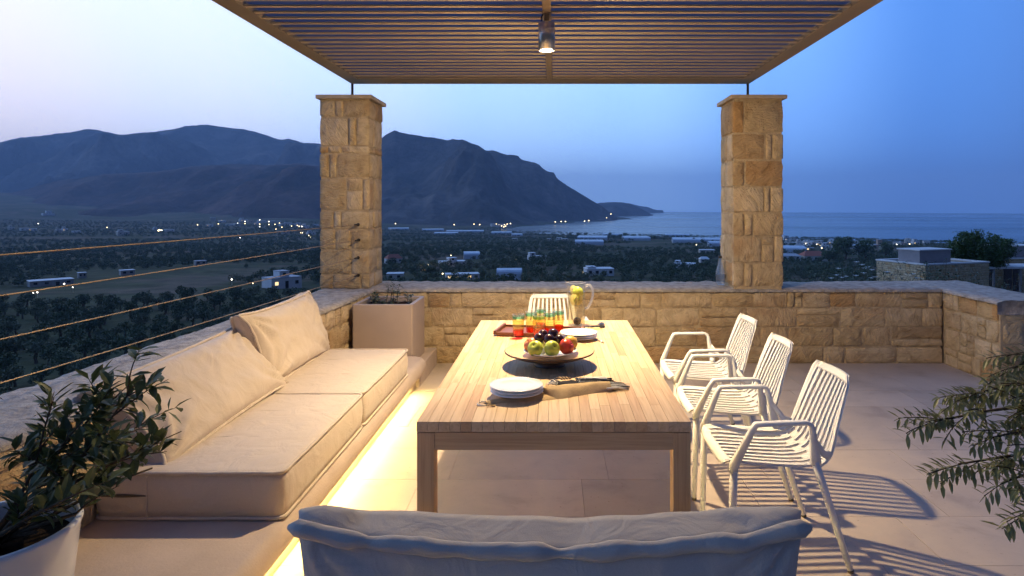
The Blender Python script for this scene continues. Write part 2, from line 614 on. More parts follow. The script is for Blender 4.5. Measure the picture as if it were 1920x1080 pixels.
# ------------------------------------------------------------------ lamp light (the fitting is built with the pergola)
pl = bpy.data.lights.new('pergola_lamp_light', 'POINT')
pl.energy = LAMP_W
pl.color = (1.0, .74, .41)
pl.shadow_soft_size = .035
pl.use_nodes = True
t = pl.node_tree
t.nodes.clear()
tcn = N(t, 'ShaderNodeTexCoord')
sx = N(t, 'ShaderNodeSeparateXYZ')
t.links.new(tcn.outputs['Normal'], sx.inputs[0])
ab = N(t, 'ShaderNodeMapRange')
ab.inputs['From Min'].default_value = -1
t.links.new(sx.outputs['Z'], ab.inputs['Value'])
# strength by angle, shaped to suit each surface: strongest down, slight rise towards pillars
dist = ramp(t, [(0.0, (.45,) * 3), (.06, (.42,) * 3), (.13, (.27,) * 3), (.19, (.19,) * 3), (.26, (.165,) * 3), (.34, (.185,) * 3), (.44, (.20,) * 3), (.50, (.17,) * 3), (.56, (.03,) * 3), (1.0, (.02,) * 3)])
t.links.new(ab.outputs['Result'], dist.inputs['Fac'])
em = N(t, 'ShaderNodeEmission')
t.links.new(dist.outputs['Color'], em.inputs['Strength'])
lo_ = N(t, 'ShaderNodeOutputLight')
t.links.new(em.outputs[0], lo_.inputs['Surface'])
plo = bpy.data.objects.new('pergola_lamp_light', pl)
COL.objects.link(plo)
plo.location = LAMP

# ------------------------------------------------------------------ terrace floor: slabs laid in staggered rows
floor = empty('terrace_floor', (0, 0, 0))
tag(floor, 'pale limestone slab floor of the terrace', None, None, 'structure')
g = MB().box((-2.4, .2, -.16), (5.2, 6.6, -.022)).build('grout_bed', M['grout'], floor)
rows_y = [.58 + .43 * k for k in range(-1, 14)]
um = MB().box((-.5, -.5, -1), (.5, .5, 0)).mesh('tile', M['tile'])
for k, y0 in enumerate(rows_y):
    y1 = min(y0 + .43, 6.24)
    if y1 - y0 < .05: continue
    offs = [-.597, -.40, -.12, -.75][k % 4]
    x = offs - .9 * 2
    while x < 5.0:
        if x + .9 > -1.3:
            inst('tile', um, floor, (x + .45, (y0 + y1) / 2, RNG.uniform(-.0006, .0006)), (0, 0, 0), (.9 - .002, y1 - y0 - .002, .03))
        x += .9

# ------------------------------------------------------------------ stone masonry
def stone_variant(seed):
    rg = random.Random(seed)
    nu, nv = 5, 4
    mb = MB()
    vs = []
    for j in range(nv + 1):
        for i in range(nu + 1):
            edge = i in (0, nu) or j in (0, nv)
            u, v = i / nu - .5, j / nv - .5
            if not edge:
                u += rg.uniform(-.04, .04); v += rg.uniform(-.05, .05)
            else:
                # wandering outline, chipped corners
                cor = (i in (0, nu)) and (j in (0, nv))
                k = .028 if cor else .014
                if i in (0, nu): u -= math.copysign(abs(rg.gauss(0, k)), u)
                else: u += rg.uniform(-.05, .05)
                if j in (0, nv): v -= math.copysign(abs(rg.gauss(0, k * 1.3)), v)
            y = rg.uniform(.20, .30) if edge else rg.uniform(-.04, .14)
            vs.append((u, y, v))
    fs = []
    for j in range(nv):
        for i in range(nu):
            a = j * (nu + 1) + i
            fs.append((a, a + 1, a + nu + 2, a + nu + 1))
    per = [i for i in range(nu + 1)] + [(nu + 1) * j + nu for j in range(1, nv + 1)] + [(nu + 1) * nv + i for i in range(nu - 1, -1, -1)] + [(nu + 1) * j for j in range(nv - 1, 0, -1)]
    o = len(vs)
    for p in per:
        vs.append((vs[p][0], 1.0, vs[p][2]))
    n = len(per)
    for k in range(n):
        fs.append((per[k], o + k, o + (k + 1) % n, per[(k + 1) % n]))
    mb.add(vs, fs)
    me = mb.mesh('stone', M['stone'], True)
    for k in range(nu * nv, len(me.polygons)): me.polygons[k].use_smooth = False
    return me
SV = [stone_variant(100 + k) for k in range(22)]
def put_stone(parent, org, rz, u0, u1, v0, v1, rg, proud=0.0):
    gap = .004
    w, h = u1 - u0 - 2 * gap, v1 - v0 - 2 * gap
    if w < .012 or h < .012: return
    u, v = (u0 + u1) / 2, (v0 + v1) / 2
    p = Vector((org[0] + math.cos(rz) * u + math.sin(rz) * proud, org[1] + math.sin(rz) * u - math.cos(rz) * proud, org[2] + v))
    inst('stone', rg.choice(SV), parent, p, (0, 0, rz), (w * rg.choice((1, -1)), .045, h))
def ashlar(parent, org, rz, width, rows, rg, wmin=.20, wmax=.50, split=.26, last=None):
    v = 0
    for h in rows:
        u = 0
        while u < width - .01:
            w = rg.uniform(wmin, wmax) * (1 if h > .12 else 1.25)
            if rg.random() < .16: w = rg.uniform(.07, .13)
            if width - (u + w) < wmin * .6: w = width - u
            if h > .15 and rg.random() < split:
                k = h * rg.choice((.38, .5, .62))
                put_stone(parent, org, rz, u, u + w, v, v + k, rg, rg.uniform(-.004, .006))
                put_stone(parent, org, rz, u, u + w, v + k, v + h, rg, rg.uniform(-.004, .006))
            else:
                put_stone(parent, org, rz, u, u + w, v + rg.uniform(0, .006), v + h - rg.uniform(0, .006), rg, rg.uniform(-.004, .008))
            u += w
        v += h

WT = .729
def wall_top(parent, p0, ulen, rz, thick, seed, nu=150, nv=14):
    """Rough mortar top; u along the wall, v across it (away from the face)."""
    def fn(a, b):
        u, v = a * ulen, b * thick
        w = Vector((p0[0] + math.cos(rz) * u - math.sin(rz) * v, p0[1] + math.sin(rz) * u + math.cos(rz) * v, 0))
        z = .008 * nz((w.x + seed, w.y, 3), 2.3) + .007 * nz((w.x, w.y + seed, 1), 9) + .008 * nz((w.x, w.y, seed), 24)
        e = 0
        if b < .01: e = -1
        elif b > .99: e = 1
        if e:
            k = .012 * nz((u * 7, e, seed)) + .006 * nz((u * 21, e, seed))
            z -= .016
            w = w + Vector((-math.sin(rz), math.cos(rz), 0)) * (k + (-.004 if e < 0 else .004))
        return Vector((w.x, w.y, WT + z))
    mb = MB()
    mb.grid(fn, nu, nv)
    # skirts
    n0 = nu + 1
    vv = [Vector(p) for p in mb.v]
    o = len(mb.v)
    for i in range(n0): mb.v.append((vv[i].x, vv[i].y, WT - .034))
    for i in range(n0): q = vv[nv * n0 + i]; mb.v.append((q.x, q.y, WT - .12))
    for i in range(nu):
        mb.f.append((i, o + i, o + i + 1, i + 1))
        a = nv * n0 + i
        mb.f.append((a, a + 1, o + n0 + i + 1, o + n0 + i))
    for j in range(nv):
        for a, fl in ((j * n0, 0), (j * n0 + nu, 1)):
            p, q_ = vv[a], vv[a + n0]
            k = len(mb.v)
            mb.v += [(p.x, p.y, WT - .12), (q_.x, q_.y, WT - .12)]
            mb.f.append((a, a + n0, k + 1, k) if fl else (a, k, k + 1, a + n0))
    return mb.build('wall_top', M['walltop'], parent, True)

def core(parent, org, rz, ulen, thick, z0, z1, mat='mortar'):
    m = Matrix.Translation(Vector((org[0], org[1], 0))) @ Matrix.Rotation(rz, 4, 'Z')
    return MB().box((0, .0165, z0), (ulen, thick, z1), 0, m).build('mortar_core', M[mat], parent)

# wall at the end of the terrace
rg = random.Random(21)
bw = empty('stone_wall', (0, 0, 0), 0, 'low sandy stone wall across the far end of the terrace under both pillars', 'wall', 'low terrace walls')
core(bw, (-1.745, 6.2), 0, 5.495, .6, -.1, WT - .035)
ashlar(bw, (-1.745, 6.2, 0), 0, 5.512, [.165, .19, .185, .16], rg)
wall_top(bw, (-1.75, 6.195), 5.52, 0, .62, 3.1)
# wall behind the bench, running a few degrees off the terrace axis
SL = math.atan(.0345)
rzl = PI / 2 - SL
LL = 5.6
lw0 = (-1.75 - .0345 * LL, 6.2 - LL)
lw = empty('stone_wall', (0, 0, 0), 0, 'low sandy stone wall behind the bench with steel cables above it', 'wall', 'low terrace walls')
core(lw, lw0, rzl, LL + .6, .5, -.1, WT - .035)
ashlar(lw, (lw0[0], lw0[1], .0), rzl, LL, [.16, .185, .19, .165], random.Random(5), .18, .42)
wall_top(lw, lw0, LL + .62, rzl, .52, 8.7, 170, 14)
# return wall by the villas
rw = empty('stone_wall', (0, 0, 0), 0, 'short return of the stone wall on the villa side that turns a corner towards the olive', 'wall', 'low terrace walls')
core(rw, (3.7655, 6.80), -PI / 2, 1.37, .50, -.1, WT - .035)
core(rw, (3.80, 5.42), 0, 1.5, .5, -.1, WT - .036)
ashlar(rw, (3.765, 6.19, 0), -PI / 2, .745, [.165, .19, .185, .16], random.Random(9), .12, .26)
ashlar(rw, (3.80, 5.42, 0), 0, 1.5, [.165, .19, .185, .16], random.Random(12), .14, .3)
wall_top(rw, (3.745, 6.83), 1.42, -PI / 2, .62, 5.5, 40, 10)
wall_top(rw, (4.37, 5.41), 1.0, 0, .55, 1.5, 30, 10)

# pillars: the courses of each front face in photo pixels (y0, y1, [(x0, x1) or (x0, x1, split_y)])
def pillar(px0, courses, sides, label, seed):
    x0 = (px0[0] - VX) / 193.5
    x1 = (px0[1] - VX) / 193.5
    p = empty('stone_pillar', (0, 0, 0), 0, label, 'pillar', 'stone pillars of the pergola')
    z1 = 2.566
    MB().box((x0 + .016, 6.2165, WT - .02), (x1 - .016, 6.69, z1)).build('mortar_core', M['mortar'], p)
    rg = random.Random(seed)
    d = .027
    for (y0, y1, st) in courses:
        za, zb = EYE.z - (y1 - VY) / 193.5, EYE.z - (y0 - VY) / 193.5
        for s in st:
            a, b = (s[0] - VX) / 193.5 - x0, (s[1] - VX) / 193.5 - x0
            if len(s) == 3:
                zm = EYE.z - (s[2] - VY) / 193.5
                put_stone(p, (x0, 6.2, 0), 0, a, b, za, zm, rg, rg.uniform(-.002, .006))
                put_stone(p, (x0, 6.2, 0), 0, a, b, zm, zb, rg, rg.uniform(-.002, .006))
            else:
                put_stone(p, (x0, 6.2, 0), 0, a, b, za, zb, rg, rg.uniform(-.002, .008))
        for sd in sides:
            cut = rg.uniform(.12, .3)
            org, rz = ((x1, 6.225, 0), PI / 2) if sd > 0 else ((x0, 6.69, 0), -PI / 2)
            cuts = [0, cut, .465] if rg.random() < .75 else [0, .14, .30, .465]
            for a, b in zip(cuts, cuts[1:]):
                put_stone(p, org, rz, a, b, za, zb, rg, rg.uniform(-.004, .006))
    MB().box((x0 - .024, 6.172, z1), (x1 + .024, 6.728, z1 + .038), .004).build('cap_slab', M['cap'], p)
    return p
q = lambda v: 160 + v / 1.928
def rx(v): return 1320 + v / 1.928
RC = [(q(55), q(172), [(104, 145), (147, 289)]), (q(174), q(269), [(103, 221), (224, 247), (249, 289)]), (q(271), q(365), [(104, 146), (150, 289)]),
      (q(367), q(458), [(104, 216), (218, 239), (241, 289)]), (q(460), q(544), [(104, 145), (147, 176), (180, 289)]),
      (q(546), q(640), [(104, 207), (209, 254, q(576)), (256, 289)]), (q(642), q(728), [(104, 144), (146, 175), (179, 289)])]
RC = [(a, b, [tuple([rx(s[0]), rx(s[1])] + list(s[2:])) for s in st]) for a, b, st in RC]
pillar((1374, 1470), RC, (-1, 1), 'square stone pillar with a clear bottle standing at its foot', 31)
q2 = lambda v: 160 + v / 2.077
def lx(v): return 580 + v / 2.077
LC = [(q2(54), q2(124), [(38, 98), (100, 131), (133, 234)]), (q2(126), q2(234), [(38, 150), (152, 180), (182, 234)]),
      (q2(236), q2(264), [(38, 72), (74, 123), (125, 234)]), (q2(266), q2(360), [(38, 74), (76, 104), (106, 234)]),
      (q2(362), q2(488), [(38, 142), (144, 206, q2(410)), (208, 234)]), (q2(490), q2(560), [(38, 92), (94, 122), (124, 234)]),
      (q2(562), q2(640), [(38, 100), (102, 160), (162, 234)]), (q2(642), q2(735), [(38, 162), (164, 234)]), (q2(737), q2(792), [(38, 90), (92, 200), (202, 234)])]
LC = [(a, b, [tuple([lx(s[0]), lx(s[1])] + list(s[2:])) for s in st]) for a, b, st in LC]
pillar((598, 693), LC, (-1, 1), 'square stone pillar that the steel cables are anchored to', 32)

# steel cables along the wall, anchored in the front of the pillar
cr = empty('cable_railing', (-1.9, 6.2, .8), 0, 'four thin steel cables strung from the pillar above the wall behind the bench', 'railing')
for zc, xa, xb in ((1.349, -1.902, -2.30), (1.199, -1.897, -2.16), (1.028, -1.902, -2.17), (.858, -1.902, -2.17)):
    a, b = Vector((xa, 6.205, zc)), Vector((xb - .1, .7, zc + .0))
    cb = MB().tube([a + (b - a) * (k / 12) + Vector((0, 0, -.012 * math.sin(PI * k / 12))) for k in range(13)], .0029, 6).build('cable', M['cable'])
    cb.parent = cr
    cb.matrix_parent_inverse = Matrix.Translation(-cr.location)
    fx = MB().tube([a + Vector((0, -.005, 0)), a + (b - a).normalized() * .018], [.016, .014], 10).tube([a + (b - a).normalized() * .018, a + (b - a).normalized() * .10], [.008, .0065], 8)
    fo = fx.build('cable_anchor', M['dark'], cb)

# ------------------------------------------------------------------ pergola
def roof_panel_mat():
    m = bpy.data.materials.new('smoked_roof_panel')
    m.use_nodes = True
    t = m.node_tree
    t.nodes.clear()
    tl = N(t, 'ShaderNodeBsdfTranslucent')
    tl.inputs['Color'].default_value = (.24, .27, .34, 1)
    gl = N(t, 'ShaderNodeBsdfGlossy')
    gl.inputs['Roughness'].default_value = .35
    mx = N(t, 'ShaderNodeMixShader')
    mx.inputs[0].default_value = .015
    t.links.new(tl.outputs[0], mx.inputs[1]); t.links.new(gl.outputs[0], mx.inputs[2])
    o = N(t, 'ShaderNodeOutputMaterial')
    t.links.new(mx.outputs[0], o.inputs['Surface'])
    return m
pg = empty('pergola', (0, 0, 0), 0, 'taupe slatted pergola roof held on thin rods above two stone pillars', 'pergola')
ZB = 2.757
for xa, xb in ((-2.045, -1.912), (1.825, 1.958)):
    MB().box((xa, .2, ZB), (xb, 6.19, ZB + .06), .003).build('side_beam', M['beam'], pg)
MB().box((-2.045, 6.192, ZB), (1.958, 6.45, ZB + .06), .003).build('end_beam', M['beam'], pg)
sm = MB().box((-1.909, -.030, 0), (1.822, .0, .011)).mesh('slat', M['slat_lamplit'])
M['roofpanel'] = roof_panel_mat()
MB().box((-1.905, .22, ZB + .034), (1.818, 6.18, ZB + .041)).build('roof_panel', M['roofpanel'], pg)
k = 0
ys = 3.871 - .125 * 29
while ys < 6.14:
    inst('slat', sm, pg, (0, ys - .032, ZB + .004))
    ys += .125
MB().box((-.075, .2, ZB - .022), (-.022, 6.19, ZB + .002), .002).build('centre_beam', M['beam'], pg)
for x in (-2.033, 1.94):
    rd = MB().tube([(x, 6.45 - .02, 2.6), (x, 6.45 - .02, ZB + .01)], .0125, 10).build('rod', M['dark'], pg)
    MB().tube([(x, 6.43, 2.604), (x, 6.43, 2.612)], .03, 12).build('rod_foot', M['dark'], rd)
lampo = empty('pergola_lamp', (-.05, 4.0, 2.735), 0, 'cylindrical brushed steel spotlight shining down from the centre beam of the pergola', 'lamp')
zl = LAMP.z + .012 - 2.735
MB().lathe([(.0, zl + .175), (.050, zl + .175), (.052, zl + .172), (.052, zl), (.046, zl), (.045, zl + .03), (0, zl + .03)], 40).build('housing', M['steel'], lampo, True)
MB().lathe([(0, zl + .012), (.0448, zl + .012)], 32).build('lens', M['bulb'], lampo)
MB().box((-.016, -.02, zl + .172), (.016, .02, .012), .002).box((-.03, -.028, -.004), (.03, .028, .012), .002).build('bracket', M['beam'], lampo)
MB().tube(catmull([(-.022, 0, 0), (-.034, -.005, -.03), (-.03, -.01, -.05), (-.016, -.01, zl + .175)], 5), .0035, 6).build('wire', M['dark'], lampo)

# ------------------------------------------------------------------ plaster bench with a light strip under its nose
def nose_profile(x_in, x_nose, z0, z1, n=10):
    r = (z1 - z0) / 2
    pts = [(x_in, z1)]
    for k in range(n + 1):
        th = PI / 2 - PI * k / n
        pts.append((x_nose - r * .8 + r * .8 * math.cos(th), (z0 + z1) / 2 + r * math.sin(th)))
    pts.append((x_in, z0))
    return pts
bench = empty('plaster_bench', (-1.5, 3.2, 0), 0, 'long plaster bench along the side wall with a yellow light strip under its edge', 'bench')
mb = MB()
secs = [(y, 0) for y in np.linspace(.9, 5.36, 24)] + [(5.36 + .09 * math.sin(a), .09 * (1 - math.cos(a))) for a in np.linspace(.2, PI / 2, 6)]
npf = None
vs = []
for y, pull in secs:
    pf = nose_profile(-2.02, -1.08 - pull, .118, .252)
    npf = len(pf)
    for (x, z) in pf:
        e = .0025 * nz((x * 3, y * 3, z * 3)) 
        vs.append((x + e + 1.5, y - 3.2, z + e))
fs = []
for i in range(len(secs) - 1):
    for k in range(npf - 1):
        a = i * npf + k
        fs.append((a, a + npf, a + npf + 1, a + 1))
fs.append(tuple(range(npf)))
fs.append(tuple(reversed([(len(secs) - 1) * npf + k for k in range(npf)])))
mb.add(vs, fs)
mb.build('seat_slab', M['plaster'], bench, True)
b = MB().box((-2.0, .9, -.02), (-1.17, 5.40, .114)).box((-2.0, 5.402, -.02), (-1.14, 6.19, .16), .008)
b.v = [(x + 1.5, y - 3.2, z) for x, y, z in b.v]
b.build('plinth', M['plaster'], bench)
MB().box((-1.155 + 1.5, 1.0 - 3.2, .100), (-1.143 + 1.5, 5.22 - 3.2, .110)).build('light_strip', M['led'], bench)

# ------------------------------------------------------------------ soft goods
def cushion(L, Wd, h, puff, r=.05, nu=36, nv=24, ear=0.0, pinch=0.0, seed=0, wr=.003, sag=None):
    mb = MB()
    def plan(u, v):
        x, y = u * L / 2, v * Wd / 2
        ax, ay = abs(x), abs(y)
        dx, dy = ax - (L / 2 - r), ay - (Wd / 2 - r)
        if dx > 0 and dy > 0:
            m = max(dx, dy) / math.hypot(dx, dy)
            x = math.copysign(L / 2 - r + dx * m, x)
            y = math.copysign(Wd / 2 - r + dy * m, y)
        cu, cv = abs(u) ** 8, abs(v) ** 8
        x *= 1 - pinch * (1 - v * v) * abs(u) ** 3 + ear * cu * cv
        y *= 1 - pinch * (1 - u * u) * abs(v) ** 3 + ear * cu * cv
        return x, y
    def edge_h(u, v):
        c = (abs(u) * abs(v)) ** 6
        return h * (1 - (.55 if ear else 0) * c)
    def surf(u, v, s):
        x, y = plan(u, v)
        f = max(0, (1 - u ** 4)) ** .6 * max(0, (1 - v ** 4)) ** .6
        n = wr * (nz((x * 6 + seed, y * 9, s), 1) + .6 * nz((x * 22, y * 15 + seed, s), 1))
        # creases that run in from the corners
        cdist = min(math.hypot(L / 2 * (1 - abs(u)), Wd / 2 * (1 - abs(v))), .5)
        ang = math.atan2(Wd / 2 * (1 - abs(v)), L / 2 * (1 - abs(u)) + 1e-6)
        n += (wr * 2.2 if ear else wr * .4) * math.sin(ang * 13 + seed + 3 * u) * math.exp(-cdist * 5) * min(1, f * 4)
        z = s * (edge_h(u, v) + puff * f) + n * f ** .3
        p = Vector((x, y, z))
        return sag(p, u, v, s) if sag else p
    us = [-math.cos(PI * i / nu) * .35 + (2 * i / nu - 1) * .65 for i in range(nu + 1)]
    vsn = [-math.cos(PI * j / nv) * .35 + (2 * j / nv - 1) * .65 for j in range(nv + 1)]
    n0 = nu + 1
    for s in (1, -1):
        o = len(mb.v)
        for v in vsn:
            for u in us:
                mb.v.append(tuple(surf(u, v, s)))
        for j in range(nv):
            for i in range(nu):
                a = o + j * n0 + i
                qd = (a, a + 1, a + n0 + 1, a + n0)
                mb.f.append(qd if s > 0 else tuple(reversed(qd)))
    per = [(i, 0) for i in range(nu)] + [(nu, j) for j in range(nv)] + [(nu - i, nv) for i in range(nu)] + [(0, nv - j) for j in range(nv)]
    loops = []
    K = 5
    npz = len(per)
    top = [j * n0 + i for i, j in per]
    bot = [(nv + 1) * n0 + j * n0 + i for i, j in per]
    prev = top
    for k in range(1, K):
        o = len(mb.v)
        w = k / K
        for a, bb in zip(top, bot):
            p, qv = Vector(mb.v[a]), Vector(mb.v[bb])
            m = p.lerp(qv, w)
            out = Vector((m.x / (L / 2), m.y / (Wd / 2), 0))
            out = Vector((out.x if abs(out.x) > .93 else 0, out.y if abs(out.y) > .93 else 0, 0))
            if out.length: out.normalize()
            m += out * (.014 * math.sin(PI * w) * min(1, h / .05) + wr * .8 * nz((m.x * 9 + seed, m.y * 9, m.z * 14)))
            mb.v.append(tuple(m))
        cur = list(range(o, o + npz))
        for q0 in range(npz):
            q1 = (q0 + 1) % npz
            mb.f.append((prev[q0], cur[q0], cur[q1], prev[q1]))
        prev = cur
    for q0 in range(npz):
        q1 = (q0 + 1) % npz
        mb.f.append((prev[q0], bot[q0], bot[q1], prev[q1]))
    def rim(s, rad, jit=.0):
        idx = top if s > 0 else bot
        pts = []
        for a in idx:
            p = Vector(mb.v[a])
            o = Vector((p.x / (L / 2), p.y / (Wd / 2), 0)).normalized() * rad * .8
            pts.append(p + o + Vector((0, 0, jit * nz((p.x * 17, p.y * 17, s)))))
        pts.append(pts[0]); pts.append(pts[1])
        return pts
    return mb, rim
def soft(name, mb, rim, mat, rad, label, cat, group, mw, jit=.002, pipes=(1, -1)):
    o = mb.build(name, mat, None, True)
    tag(o, label, cat, group)
    for s in pipes:
        MB().tube(rim(s, rad, jit), rad, 6, False).build('piping', mat, o, True)
    o.matrix_world = mw
    return o
def frame(loc, ex, ey):
    ex = Vector(ex).normalized()
    ez = ex.cross(Vector(ey)).normalized()
    ey = ez.cross(ex)
    m = Matrix((ex, ey, ez)).transposed().to_4x4()
    m.translation = Vector(loc)
    return m
# seat cushions: local x along the bench (world +y), local y towards the wall
for i, (ya, yb, lab) in enumerate(((2.615, 3.70, 'thick beige seat cushion on the bench nearer the potted shrub, slit in its end'), (3.715, 4.835, 'thick beige seat cushion on the bench nearer the square planter'))):
    mb, rim = cushion(yb - ya, .765, .092, .012, .035, 40, 26, 0, 0, 11 + i * 5, .0032)
    o = soft('seat_cushion', mb, rim, M['fabric'], .0075, lab, 'cushion', 'seat cushions on the bench', frame((-1.495, (ya + yb) / 2, .349 + .004), (0, 1, 0), (-1, 0, 0)))
    if i == 0:
        # zip slit and stitched seam on the end facing the camera (local -x end)
        x = -(yb - ya) / 2 - .0205
        zs = [(math.sin(PI * k / 12)) for k in range(13)]
        m2 = MB()
        vs = [(x, .37 - .19 * k / 12, .004 + .0065 * zs[k]) for k in range(13)] + [(x, .37 - .19 * k / 12, .004 - .0045 * zs[k]) for k in range(13)]
        vs = [(a + .001, b_ - .02, c_) for a, b_, c_ in vs]
        vs += [(a + .02, b_, c_) for a, b_, c_ in vs]
        fsl = []
        for k in range(12):
            fsl += [(k, k + 1, k + 14, k + 13), (26 + k, 26 + k + 13, 26 + k + 14, 26 + k + 1), (k, 26 + k, 26 + k + 1, k + 1), (13 + k, 14 + k, 40 + k, 39 + k)]
        m2.add(vs, fsl)
        m2.build('zip_slit', M['seam'], o)
        m3 = MB().tube([(x + .001, .16, -.085), (x - .0005, .16, 0), (x + .001, .16, .085)], .0022, 5)
        m3.build('stitched_seam', M['fabric'], o)
    for k in (-.16, .19):
        MB().tube([(k * (yb - ya) + .01 * math.sin(j * .3), -.33 + .66 * j / 14, .1030 - .0052 * abs(j / 7 - 1) ** 3) for j in range(15)], .0016, 5).build('stitched_seam', M['fabric'], o)
# back pillows
for i, (ya, yb, xb, xt, zt, h, lab) in enumerate(((2.70, 3.86, -1.63, -1.94, .775, .050, 'long beige back pillow leaning on the wall beside the potted shrub'),
                                                   (3.80, 4.80, -1.70, -1.845, .875, .050, 'beige back pillow standing upright on the cushion next to the square planter'))):
    zb = .452
    ll = math.hypot(xt - xb, zt - zb)
    mb, rim = cushion(yb - ya, ll, h, .068, .02, 52, 32, .075, .05, 3 + i * 9, .0135)
    nrm = Vector((zt - zb, 0, xb - xt)).normalized()
    ctr = Vector(((xb + xt) / 2, (ya + yb) / 2, (zb + zt) / 2)) - nrm * (h * .7)
    soft('back_pillow', mb, rim, M['fabric'], .009, lab, 'pillow', 'back pillows on the bench', frame(ctr, (0, 1, 0.02 if i == 0 else -.0), (xt - xb, 0, zt - zb)), .006)

# lounge seat in front: plaster bench with its own strip, seat cushion and the back cushion seen from behind
fb = empty('plaster_bench', (0, 2.0, 0), 0, 'short plaster bench at the head of the table hidden behind the grey back cushion', 'bench')
MB().box((-.62, -.42, -.02), (.62, .16, .116)).build('plinth', M['plaster'], fb)
MB().box((-.70, -.46, .118), (.68, .25, .25), .03).build('seat_slab', M['plaster'], fb)
MB().box((-.6, .166, .100), (.6, .178, .110)).build('light_strip', M['led'], fb)
mb, rim = cushion(1.34, .48, .085, .012, .04, 30, 20, 0, 0, 51, .003)
soft('seat_cushion', mb, rim, M['fabric2'], .0075, 'grey seat cushion in front of the grey back cushion at the table head', 'cushion', None, frame((-.01, 2.02, .34), (1, 0, 0), (0, 1, 0)))
def sag(p, u, v, s):
    top = max(0, (v + 1) / 2)
    d = (1 - u * u)
    p.y -= (.062 if s > 0 else .040) * d * top ** 2
    p.y += .012 * nz((p.x * 7, s, 2)) * top ** 6
    taper = 1 - .085 * (1 - top)
    p.x *= taper
    p.z += .02 * d * math.sin(top * 3)
    return p
mb, rim = cushion(1.31, .56, .055, .022, .05, 64, 28, .03, .0, 77, .007, sag)
bc = mb.build('back_cushion', M['fabric2'], None, True)
tag(bc, 'large grey back cushion with rolled top edge, seen from behind, at the table head', 'cushion')
# rolled flange along the top on the side of the camera
pts = []
for k in range(61):
    u = -1 + 2 * k / 60
    p = sag(Vector((u * 1.345 / 2, .275, .057)), u, .98, 1)
    p.z += .012 + .004 * nz((u * 9, 1, 1))
    p.y += .004 * nz((u * 13, 4, 1))
    pts.append(p)
rad = [.021 * (1 + .28 * nz((k * .23, 7, 7))) * (1 - .45 * math.exp(-((k - 31) / 1.4) ** 2)) * (1 - .35 * math.exp(-((k - 9) / 1.2) ** 2)) * (.35 if k in (0, 60) else 1) for k in range(61)]
MB().tube(pts, rad, 10).build('rolled_edge', M['fabric2'], bc, True)
for sx_ in ():
    pts = [sag(Vector((sx_ * (1.372 / 2 + .012), y, .06)), sx_, y / .28, 1) + Vector((0, 0, .004)) for y in np.linspace(-.27, .275, 14)]
    MB().tube(pts, .011, 8).build('side_piping', M['fabric2'], bc, True)
bc.matrix_world = frame((-.012, 1.73, .437), (1, 0, 0), (0, -.06, 1)) 

# ------------------------------------------------------------------ table
TX0, TX1, TY0, TY1, TZ = -.503, .497, 2.33, 4.38, .75
tb = empty('dining_table', (0, 3.35, 0), 0, 'long oak dining table with a butcher block top laid for drinks', 'table')
sv = MB().box((-.5, -.5, -1), (.5, .5, 0)).mesh('stave', M['stave'])
rg = random.Random(44)
ns = 25
sw = (TX1 - TX0) / ns
for i in range(ns):
    y = TY0
    first = True
    while y < TY1 - .01:
        l = rg.uniform(.18, .75)
        if first: l = rg.uniform(.1, .7)
        first = False
        if TY1 - (y + l) < .15: l = TY1 - y
        inst('stave', sv, tb, (TX0 + sw * (i + .5), y + l / 2 - 3.35, TZ + rg.uniform(-.0003, .0003)), (0, 0, 0), (sw - .0011, l - .0007, .037))
        y += l
LW = .064
for sx_, sy_ in ((0, 0), (1, 0), (0, 1), (1, 1)):
    xa = TX0 + .001 if sx_ == 0 else TX1 - .001 - LW
    ya = TY0 + .001 if sy_ == 0 else TY1 - .001 - LW
    MB().box((xa, ya - 3.35, 0), (xa + LW, ya + LW - 3.35, TZ - .0405), .002).build('leg', M['leg_wood'], tb)
for ya in (TY0 + .004, TY1 - .004 - .03):
    MB().box((TX0 + LW + .001, ya - 3.35, TZ - .0405 - .064), (TX1 - LW - .001, ya + .03 - 3.35, TZ - .0405), .0015).build('apron', M['apron_wood'], tb)
for xa in (TX0 + .004, TX1 - .034):
    MB().box((xa, TY0 + LW + .001 - 3.35, TZ - .0405 - .064), (xa + .03, TY1 - LW - .001 - 3.35, TZ - .0405), .0015).build('apron', M['apron_wood_y'], tb)

# ------------------------------------------------------------------ chairs (local +x is the front)
PROF = catmull([(.268, 0, .418), (.262, 0, .432), (.235, 0, .442), (.10, 0, .432), (-.04, 0, .424), (-.115, 0, .430), (-.165, 0, .462), (-.192, 0, .515), (-.235, 0, .63), (-.300, 0, .790)], 8)
_cum = [0]
for a, b in zip(PROF, PROF[1:]): _cum.append(_cum[-1] + (b - a).length)
_T = _cum[-1]
def prof(s):
    d = s * _T
    for i in range(len(PROF) - 1):
        if d <= _cum[i + 1] or i == len(PROF) - 2:
            t = (d - _cum[i]) / (_cum[i + 1] - _cum[i])
            return PROF[i].lerp(PROF[i + 1], min(max(t, 0), 1))
def hw(s):
    # half width of the shell along the profile: seat, waist, back
    k = [(0, .185), (.04, .215), (.12, .228), (.40, .232), (.55, .225), (.70, .208), (.90, .186), (.965, .176), (1, .150)]
    for (a, x), (b, y) in zip(k, k[1:]):
        if s <= b: return x + (y - x) * (s - a) / (b - a)
    return k[-1][1]
def shell(s, t):
    p = prof(s)
    w = hw(s)
    sv_ = 1 - abs(2 * min(max((s - .1) / .5, 0), 1) - 1)
    lift = .020 * t ** 4 * (1 if s < .5 else .3)
    bow = -.018 * (1 - t * t) * max(0, (s - .55) / .45)
    return Vector((p.x + bow + .02 * t ** 4 * max(0, (s - .6) / .4), t * w, p.z + lift))
